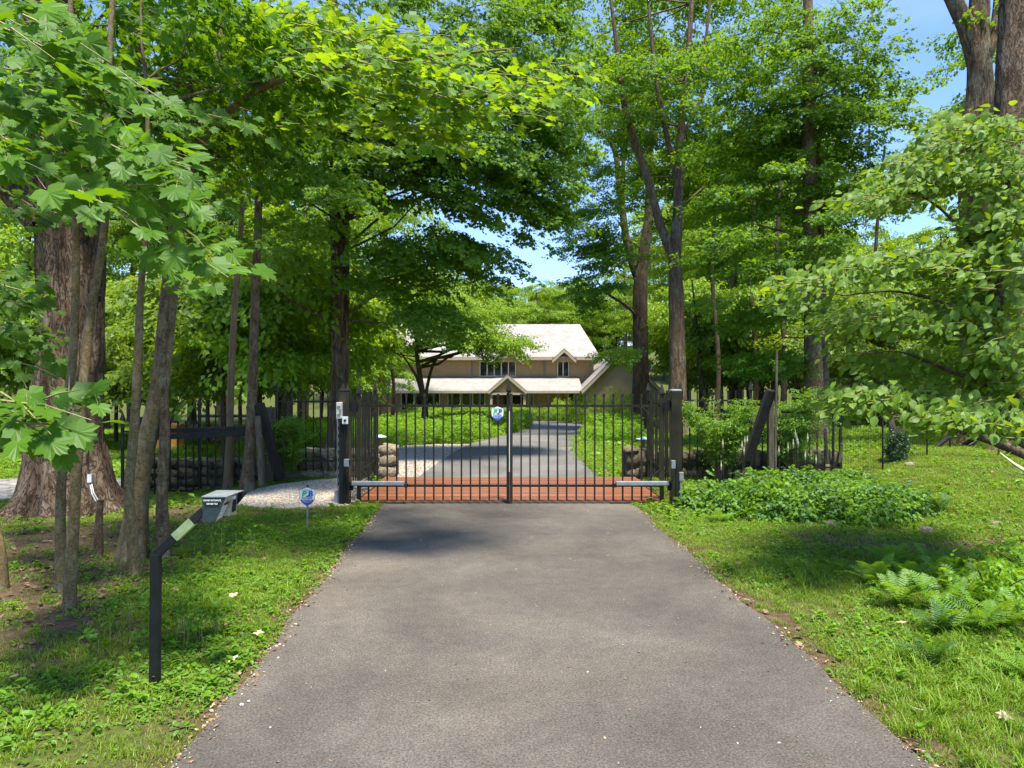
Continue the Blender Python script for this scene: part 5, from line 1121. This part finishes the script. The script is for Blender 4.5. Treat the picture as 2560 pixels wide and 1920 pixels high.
# ferns: every frond a part
def frond_mesh(mt, ln, seed):
    rn = random.Random(seed); V = []; Fs = []; R = []; n = 17; arch = rn.uniform(.5, .8)
    def P(t): return np.array((ln*t*(1-.12*t), 0, ln*(arch*t-1.0*arch*t*t*.95)))
    for i in range(n):
        t = .10+.9*i/n; p = P(t); w_ = ln*.17*math.sin(PI*min(1, .12+t*.92))**.8+.004
        for s in (-1, 1):
            b0 = len(V); hw = ln*.27/n; tip = p+np.array((w_*.35, s*w_, -.15*w_+rn.uniform(-.01, .01)))
            V += [p+np.array((-hw, 0, 0)), p+np.array((hw, 0, 0)), p*.45+tip*.55+np.array((hw*1.0, 0, .006)), tip, p*.45+tip*.55+np.array((-hw*.9, 0, .006))]; Fs += [(b0, b0+1, b0+2, b0+4), (b0+4, b0+2, b0+3)]; R += [rn.random()*.6+.2]*5
    for i in range(5):
        b0 = len(V); p, q = P(i/5), P((i+1)/5); V += [p+np.array((0, .003, .002)), p+np.array((0, -.003, .002)), q+np.array((0, -.002, .002)), q+np.array((0, .002, .002))]; Fs.append((b0, b0+1, b0+2, b0+3)); R += [.1]*4
    me_ = mesh('frond', V, Fs, mt); set_rnd(me_, R); return me_
FR_ = {k: [frond_mesh(PAL[k], .50, s) for s in range(4)] for k in ('fern', 'teal')}
def fern(px, py, sc, key, lb, n=13):
    c = ground_at(px, py); r = empty('fern', c, lb, 'fern', 'ferns growing beside the drive')
    for i in range(n):
        s = sc*random.uniform(.7, 1.1); link('frond', random.choice(FR_[key]), r, (0, 0, 0), (random.uniform(-.3, .3), random.uniform(-.95, -.25), i*2*PI/n+random.uniform(-.25, .25)), (s, s, s))
ferns = [(2330, 1665, .60, 'teal', 'single dark fern alone in the grass at lower right'), (2350, 1285, .75, 'teal', 'dark upright fern at the right end of the perennial bed'), (2270, 1283, .6, 'teal', 'dark fern touching the right end of the perennial bed'), (1800, 1308, .6, 'fern', 'light fern in front of the bed nearest the gate'), (365, 1395, .55, 'fern', 'fresh green fern at the foot of the leaning trunk'), (2345, 1590, .65, 'teal', 'blue-green fern at the front of the fern bank'), (2560, 1700, .5, 'fern', 'small fern low at the right frame edge')]
rowname = ('back', 'second', 'third', 'front')
for ri, (py, x0, n_) in enumerate(((1430, 2230, 5), (1475, 2200, 6), (1525, 2260, 5), (1575, 2370, 4))):
    for ci_ in range(n_): ferns.append((x0+ci_*78+random.uniform(-14, 14), py+random.uniform(-8, 8), random.uniform(.72, .88), 'fern', 'bright fern of the right-hand bank, %s row, %s from the left' % (rowname[ri], ('first', 'second', 'third', 'fourth', 'fifth', 'sixth')[ci_])))
for f in ferns: fern(*f)
for px, py, rx, rz, n, lb in ((2470, 1520, .40, .42, 70, 'broad-leaved plant growing through the fern bank'), (2560, 1440, .30, .35, 50, 'pale broad-leaved plant behind the fern bank at the frame edge')):
    bush('broadleaf_plant', lb, ground_at(px, py), (rx, .4, rz), n, 'herb', .75, 'plant')
c = ground_at(440, 1600); sapl = empty('maple_seedling', c, 'low maple seedlings with small lobed leaves behind the keypad pole', 'plant'); n = 26
P_ = np.column_stack([c.x+rng.normal(0, .26, n), c.y+rng.normal(0, .15, n), c.z+rng.uniform(.12, .30, n)]); scatter('foliage', 'maple_near', P_, np.column_stack([rng.normal(0, .2, n), rng.normal(0, .2, n), rng.uniform(0, 6.28, n)]), rng.uniform(.3, .5, n), sapl, kind='stuff')
b = MB()
for p in P_: b.tube([(p[0], p[1], ghs(p[0], p[1])), tuple(p)], .003, 4, False)
b.build('stems', M['petiole'], sapl, kind='stuff')
c = ground_at(545, 1390); sapl = empty('maple_seedling', c, 'tall maple seedlings standing under the keypad box', 'plant'); n = 16
P_ = np.column_stack([c.x+rng.normal(0, .2, n), c.y+rng.normal(0, .12, n), c.z+rng.uniform(.15, .38, n)]); scatter('foliage', 'maple_near', P_, np.column_stack([rng.normal(0, .2, n), rng.normal(0, .2, n), rng.uniform(0, 6.28, n)]), rng.uniform(.3, .5, n), sapl, kind='stuff')
b = MB()
for p in P_: b.tube([(p[0], p[1], ghs(p[0], p[1])), tuple(p)], .003, 4, False)
b.build('stems', M['petiole'], sapl, kind='stuff')

# ------------------------------------------------------------------ ground cover
def tuft(mt, n, hgt, spread, w_, seed):
    rn = random.Random(seed); V = []; Fs = []; R = []
    for i in range(n):
        a = rn.uniform(0, 6.28); h_ = hgt*rn.uniform(.5, 1.2); lean_ = rn.uniform(.2, 1.1)*h_; r0 = spread*math.sqrt(rn.random()); t = rn.uniform(0, 6.28); x0, y0 = r0*math.cos(t), r0*math.sin(t); b0 = len(V); dx, dy = math.cos(a), math.sin(a); rr = rn.random()
        for j, (u, ww) in enumerate(((0, 1), (.45, .85), (.8, .5))):
            cx_ = x0+dx*lean_*u*u; cy_ = y0+dy*lean_*u*u; cz = h_*u*(1-.25*u*u); V += [(cx_-dy*w_*ww/2, cy_+dx*w_*ww/2, cz), (cx_+dy*w_*ww/2, cy_-dx*w_*ww/2, cz)]
        V.append((x0+dx*lean_, y0+dy*lean_, h_*.72)); Fs += [(b0, b0+1, b0+3, b0+2), (b0+2, b0+3, b0+5, b0+4), (b0+4, b0+5, b0+6)]; R += [rr]*7
    me_ = mesh('tuft', V, Fs, mt); set_rnd(me_, R); return me_
def weed(mt, n, size, spread, hgt, seed):
    rn = random.Random(seed); P_ = []
    for i in range(n):
        v, f = leaf_geo('ov', size*rn.uniform(.6, 1.2), rn); a = rn.uniform(0, 6.28); r0 = spread*math.sqrt(rn.random()); m = rotm(a+rn.uniform(-.5, .5), rn.uniform(-.5, .3), rn.uniform(-.4, .4)); P_.append((v@m.T+np.array((r0*math.cos(a), r0*math.sin(a), hgt*rn.uniform(.2, 1))), f, rn.random()))
    return pack('weed', P_, mt)
proto_coll('turf', [tuft(PAL['grass'], 34, .045, .07, .0035, s) for s in (1, 2, 3)]+[tuft(PAL['yellowgrass'], 34, .04, .07, .0035, s) for s in (4, 5)])
proto_coll('longgrass', [tuft(PAL['grass'], 16, .15, .035, .006, s) for s in (6, 7, 8)])
proto_coll('weeds', [weed(PAL['weed'], 11, .034, .06, .045, s) for s in (1, 2, 3, 4)]+[weed(PAL['herb'], 7, .055, .05, .07, 9)])
proto_coll('lawn', [tuft(PAL['grass'], 30, .10, .22, .012, s) for s in (11, 12)]+[weed(PAL['weed'], 16, .08, .2, .09, 12)])
proto_coll('litter', [single('ml', M['litter'], .09, (1,))[0], single('ov', M['litter'], .07, (2,))[0], single('ml', M['litter'], .07, (3,))[0]])
def pebble(seed):
    import bmesh
    bm = bmesh.new(); bmesh.ops.create_icosphere(bm, subdivisions=1, radius=.5)
    for v in bm.verts: v.co *= 1+.35*noise.noise(v.co*2+Vector((seed*5, 0, 0))); v.co.z *= .6
    me_ = bpy.data.meshes.new('pebble'); bm.to_mesh(me_); bm.free(); me_.materials.append(M['pebble']); return me_
proto_coll('pebbles', [pebble(i) for i in range(5)])
def scaled(me_, k): me_ = me_.copy(); me_.transform(Matrix.Scale(k, 4)); return me_
pb_ = pebble(8); pb_.materials[0] = M['litter']; pb2_ = pebble(9)
proto_coll('crumbs', [scaled(pb_, .025), scaled(pb2_, .016), scaled(single('ml', M['litter'], .05, (5,))[0], 1), scaled(single('ov', M['litter_pale'], .035, (6,))[0], 1), scaled(single('ov', M['litter'], .05, (7,))[0], 1)])

def sample(n, x0, x1, y0, y1, dens):
    x = rng.uniform(x0, x1, n); y = rng.uniform(y0, y1, n); keep = (rng.random(n) < dens(x, y)) & (np.abs(x) < y*.78+1.5); x, y = x[keep], y[keep]; return x, y
def nfield(x, y, s, ox=0):
    return .5+.25*(np.sin(x*s+ox+1.3*np.sin(y*s*.7+ox))+np.sin(y*s*1.1-ox+1.7*np.sin(x*s*.6)))
def put_cover(name, label, key, x, y, sc, tilt=.12, dz=0):
    z = gh(x, y)+dz; o = scatter(name, key, np.column_stack([x, y, z]), np.column_stack([rng.normal(0, tilt, len(x)), rng.normal(0, tilt, len(x)), rng.uniform(0, 6.28, len(x))]), sc*rng.uniform(.6, 1.3, len(x)), kind='stuff'); tag(o, label)
def soft(x, y):     # thinning over bare soil
    return 1-.80*np.clip(soil_mask(x, y), 0, 1)
x, y = sample(52000, -9, 9, 2.2, 9.5, lambda x, y: np.where(blocked(x, y, .02), 0, soft(x, y)*(.35+.65*nfield(x, y, 2.1, 2)**1.3)*np.where(x > 0, 1, .85))); put_cover('turf_grass', 'short grass on the verges either side of the drive', 'turf', x, y, 1.0)
x, y = sample(52000, -9, 9, 2.2, 9.5, lambda x, y: np.where(blocked(x, y, .03), 0, soft(x, y)*(.02+.98*np.clip(nfield(x, y, 2.6, 5)*1.6-.15, 0, 1))*np.where(x > 0, .5, 1))); put_cover('weeds', 'low broad-leaved weeds growing through the grass verges', 'weeds', x, y, .80)
x, y = sample(9000, -7, 8, 2.2, 7.5, lambda x, y: np.where(blocked(x, y, .05), 0, soft(x, y)*sm((nfield(x, y, 2.3, 8)-.55)*4)*np.where(y > 6, .3, 1))); put_cover('long_grass', 'tufts of longer bright grass near the drive edges', 'longgrass', x, y, .85)
x, y = sample(52000, -16, 16, 9.3, 18, lambda x, y: np.where(blocked(x, y, .02), 0, soft(x, y)*(.3+.7*nfield(x, y, 1.1, 2)))); put_cover('lawn_grass', 'grass around the gate and the walls', 'turf', x, y, 1.5)
x, y = sample(20000, -16, 16, 9.3, 20, lambda x, y: np.where(blocked(x, y, .02), 0, (.3+.7*soft(x, y))*(.1+.9*nfield(x, y, 1.4, 4))*np.where(x > 3, .3, 1))); put_cover('groundcover_weeds', 'weeds around the gate and along the walls', 'weeds', x, y, 1.4)
x, y = sample(60000, -42, 42, 16.5, 58, lambda x, y: np.where(blocked(x, y, .1), 0, np.clip(18/y, 0, 1))); put_cover('far_lawn', 'grass floor of the woods beyond the fences', 'lawn', x, y, 1.3)
# taller bright herbs beside the drive beyond the gate
def herb_mask(x, y):
    px = CX+x/y*F; return ((px > 955) & (px < 1330) & (y > 21.5) & (y < 46)) | ((px > 1462) & (px < 1600) & (y > 24) & (y < 45)) | ((px > 700) & (px < 960) & (y > 24) & (y < 40))
x, y = sample(110000, -16, 10, 20, 46, lambda x, y: np.where(blocked(x, y, .15) | ~herb_mask(x, y), 0, np.clip(26/y, 0, 1))); z = gh(x, y)+rng.uniform(.05, .95, len(x))*np.clip((nfield(x, y, .8, 1)+.3), .35, 1)
tag(scatter('undergrowth', 'herb', np.column_stack([x, y, z]), np.column_stack([rng.normal(0, .3, len(x)), rng.normal(0, .3, len(x)), rng.uniform(0, 6.28, len(x))]), rng.uniform(.55, 1.15, len(x)), kind='stuff'), 'bright green undergrowth lining the curving drive beyond the gate')
x, y = sample(9000, -11, 9, 3, 13, lambda x, y: np.where(blocked(x, y, .02), 0, .05+.75*np.clip(soil_mask(x, y), 0, 1))); put_cover('leaf_litter', 'dead brown leaves scattered on the soil', 'litter', x, y, .8, .35, .02)
n = 3000; yy = rng.uniform(3, 10.4, n); sd_ = rng.random(n) < .5; off = np.abs(rng.normal(0, .055, n))*np.where(rng.random(n) < .75, 1, -.8); xx = np.where(sd_, edge_l(yy)-off+.02, edge_r(yy)+off-.02); inside = (xx > edge_l(yy)) & (xx < edge_r(yy))
tag(scatter('edge_debris', 'crumbs', np.column_stack([xx, yy, np.where(inside, .032, gh(xx, yy)+.012)]), np.column_stack([rng.normal(0, .4, n), rng.normal(0, .4, n), rng.uniform(0, 6.28, n)]), rng.uniform(.25, .8, n)*np.clip(nfield(xx, yy*2, 3)*1.6, .15, 1), kind='stuff'), 'brown crumbs and bits of leaf along both edges of the drive')
n = 520; yy = rng.uniform(3, 10.4, n); xx = edge_l(yy)+(edge_r(yy)-edge_l(yy))*rng.random(n)
tag(scatter('drive_debris', 'crumbs', np.column_stack([xx, yy, np.full(n, .032)]), np.column_stack([rng.normal(0, .3, n), rng.normal(0, .3, n), rng.uniform(0, 6.28, n)]), rng.uniform(.15, .5, n), kind='stuff'), 'small bits of leaf and grit lying on the drive')
def gpts(poly, n, lift):
    lo, hi = poly.min(0), poly.max(0); x = rng.uniform(lo[0], hi[0], n); y = rng.uniform(lo[1], hi[1], n); k = inpoly(x, y, poly); x, y = x[k], y[k]; return x, y
x, y = gpts(GFp, 26000, 0); tag(scatter('gravel', 'pebbles', np.column_stack([x, y, gh(x, y)+.028]), np.column_stack([rng.normal(0, .4, len(x)), rng.normal(0, .4, len(x)), rng.uniform(0, 6.28, len(x))]), rng.uniform(.012, .034, len(x)), kind='stuff'), 'loose pale gravel stones left of the gate')
x, y = gpts(GB, 16000, 0); tag(scatter('gravel', 'pebbles', np.column_stack([x, y, gh(x, y)+.035]), np.column_stack([rng.normal(0, .4, len(x)), rng.normal(0, .4, len(x)), rng.uniform(0, 6.28, len(x))]), rng.uniform(.015, .04, len(x)), kind='stuff'), 'loose pale gravel stones beyond the gate')
# a few single fallen leaves, pebbles and stones
for i, (px, py, lb) in enumerate(((445, 1487, 'just right of the keypad pole'), (585, 1500, 'between the keypad and the drive'), (40, 1715, 'low at the left frame edge'), (2250, 1575, 'above the single dark fern'), (2388, 1668, 'right of the single dark fern'), (2298, 1800, 'low at right by the drive edge'), (2520, 1812, 'in the lower right corner'), (1875, 1515, 'halfway down the right drive edge'), (640, 1600, 'on the left drive edge, upper one'), (590, 1668, 'on the left drive edge, lower one'))):
    c = ground_at(px, py); o = link('fallen_leaf', single('ml', M['litter_pale'], .10, (i,))[0], None, c+Vector((0, 0, .05)), (random.uniform(-.3, .3), random.uniform(-.3, .3), random.uniform(0, 6))); tag(o, 'pale dead leaf '+lb, 'leaf', 'pale dead leaves on the verges')
for px, py, s, lb in ((604, 1763, .026, 'larger white pebble on the left edge of the drive'), (622, 1754, .018, 'smaller white pebble on the left edge of the drive')):
    q = at(px, py, 1775*1.83/(py-950)); o = link('pebble', pebble(3), None, (q.x, q.y, .034), None, (s, s, s)); o.data.materials[0] = M['white']; tag(o, lb, 'pebble')
for i, (px, py, s, lb) in enumerate(((2076, 1318, .10, 'pale stone lying on the bare soil before the perennial bed'), (2316, 1335, .13, 'rounded grey stone on the bare soil right of the bed'), (2490, 1315, .09, 'small pale stone on the lawn at right'), (716, 1192, .17, 'lone boulder at the foot of the left stone wall'), (2275, 1168, .14, 'grey rock at the foot of the ivy post'))):
    c = ground_at(px, py); o = link('rock', STONES['a'][i], None, c+Vector((0, 0, s*.25)), (0, 0, i), (s*1.3, s, s*.8)); tag(o, lb, 'rock')

# fittings on the old maple: security camera, conduit and box
c = at(238, 752, 10.72); r = empty('floodlight', c, 'small black security camera fixed to the right side of the old maple', 'lamp')
b = MB(); b.box(c+Vector((.03, -.04, .03)), (.13, .10, .09)); b.build('housing', M['black'], r, bevel=.01); b = MB(); b.box(c+Vector((.035, -.095, .03)), (.10, .01, .07)); b.build('lens', M['galv'], r); b = MB(); b.box(c+Vector((-.03, .02, -.05)), (.08, .08, .10)); b.build('bracket', M['black'], r)
b = MB(); b.tube([at(216, 955, 10.66), at(219, 1060, 10.66), at(219, 1160, 10.66), at(224, 1190, 10.62)], .014, 8); tag(b.build('conduit', M['post_metal']), 'grey conduit running up the old maple trunk', 'pipe')
c = at(226, 1196, 10.5); r = empty('junction_box', c, 'grey junction box at the foot of the old maple', 'box')
b = MB(); b.box(c, (.075, .06, .13)); b.build('housing', M['galv'], r, bevel=.006); b = MB(); b.box(c+Vector((.004, -.034, 0)), (.06, .008, .11)); b.build('cover', M['white'], r)
b = MB(); b.tube([c-Vector((.01, 0, .06)), at(230, 1235, 10.4), at(240, 1254, 10.3)], .010, 6); b.tube([c-Vector((-.015, 0, .06)), at(234, 1232, 10.4), at(246, 1252, 10.3)], .010, 6); b.build('conduit', M['galv'], r)
# orange bench seen through the fence
x = at(425, 1000, 26).x; z = ghs(x, 26); r = empty('orange_shelter', (x, 26, z), 'orange painted box with a pink top seen through the left fence', 'box')
b = MB(); b.box((x, 26, z+.45), (.75, .6, .9)); b.build('body', M['orange'], r); b = MB(); b.box((x, 26, z+.93), (.95, .8, .07)); b.build('top', M['copper'], r)
# pale branch lying in at the right frame edge
b = MB(); b.tube([at(2500, 1132, 8.5), at(2535, 1160, 8.3), at(2600, 1200, 8.0)], [.006, .018, .03], 8); tag(b.build('bare_branch', M['flower'], None, True), 'pale peeled branch entering at the right frame edge', 'branch')
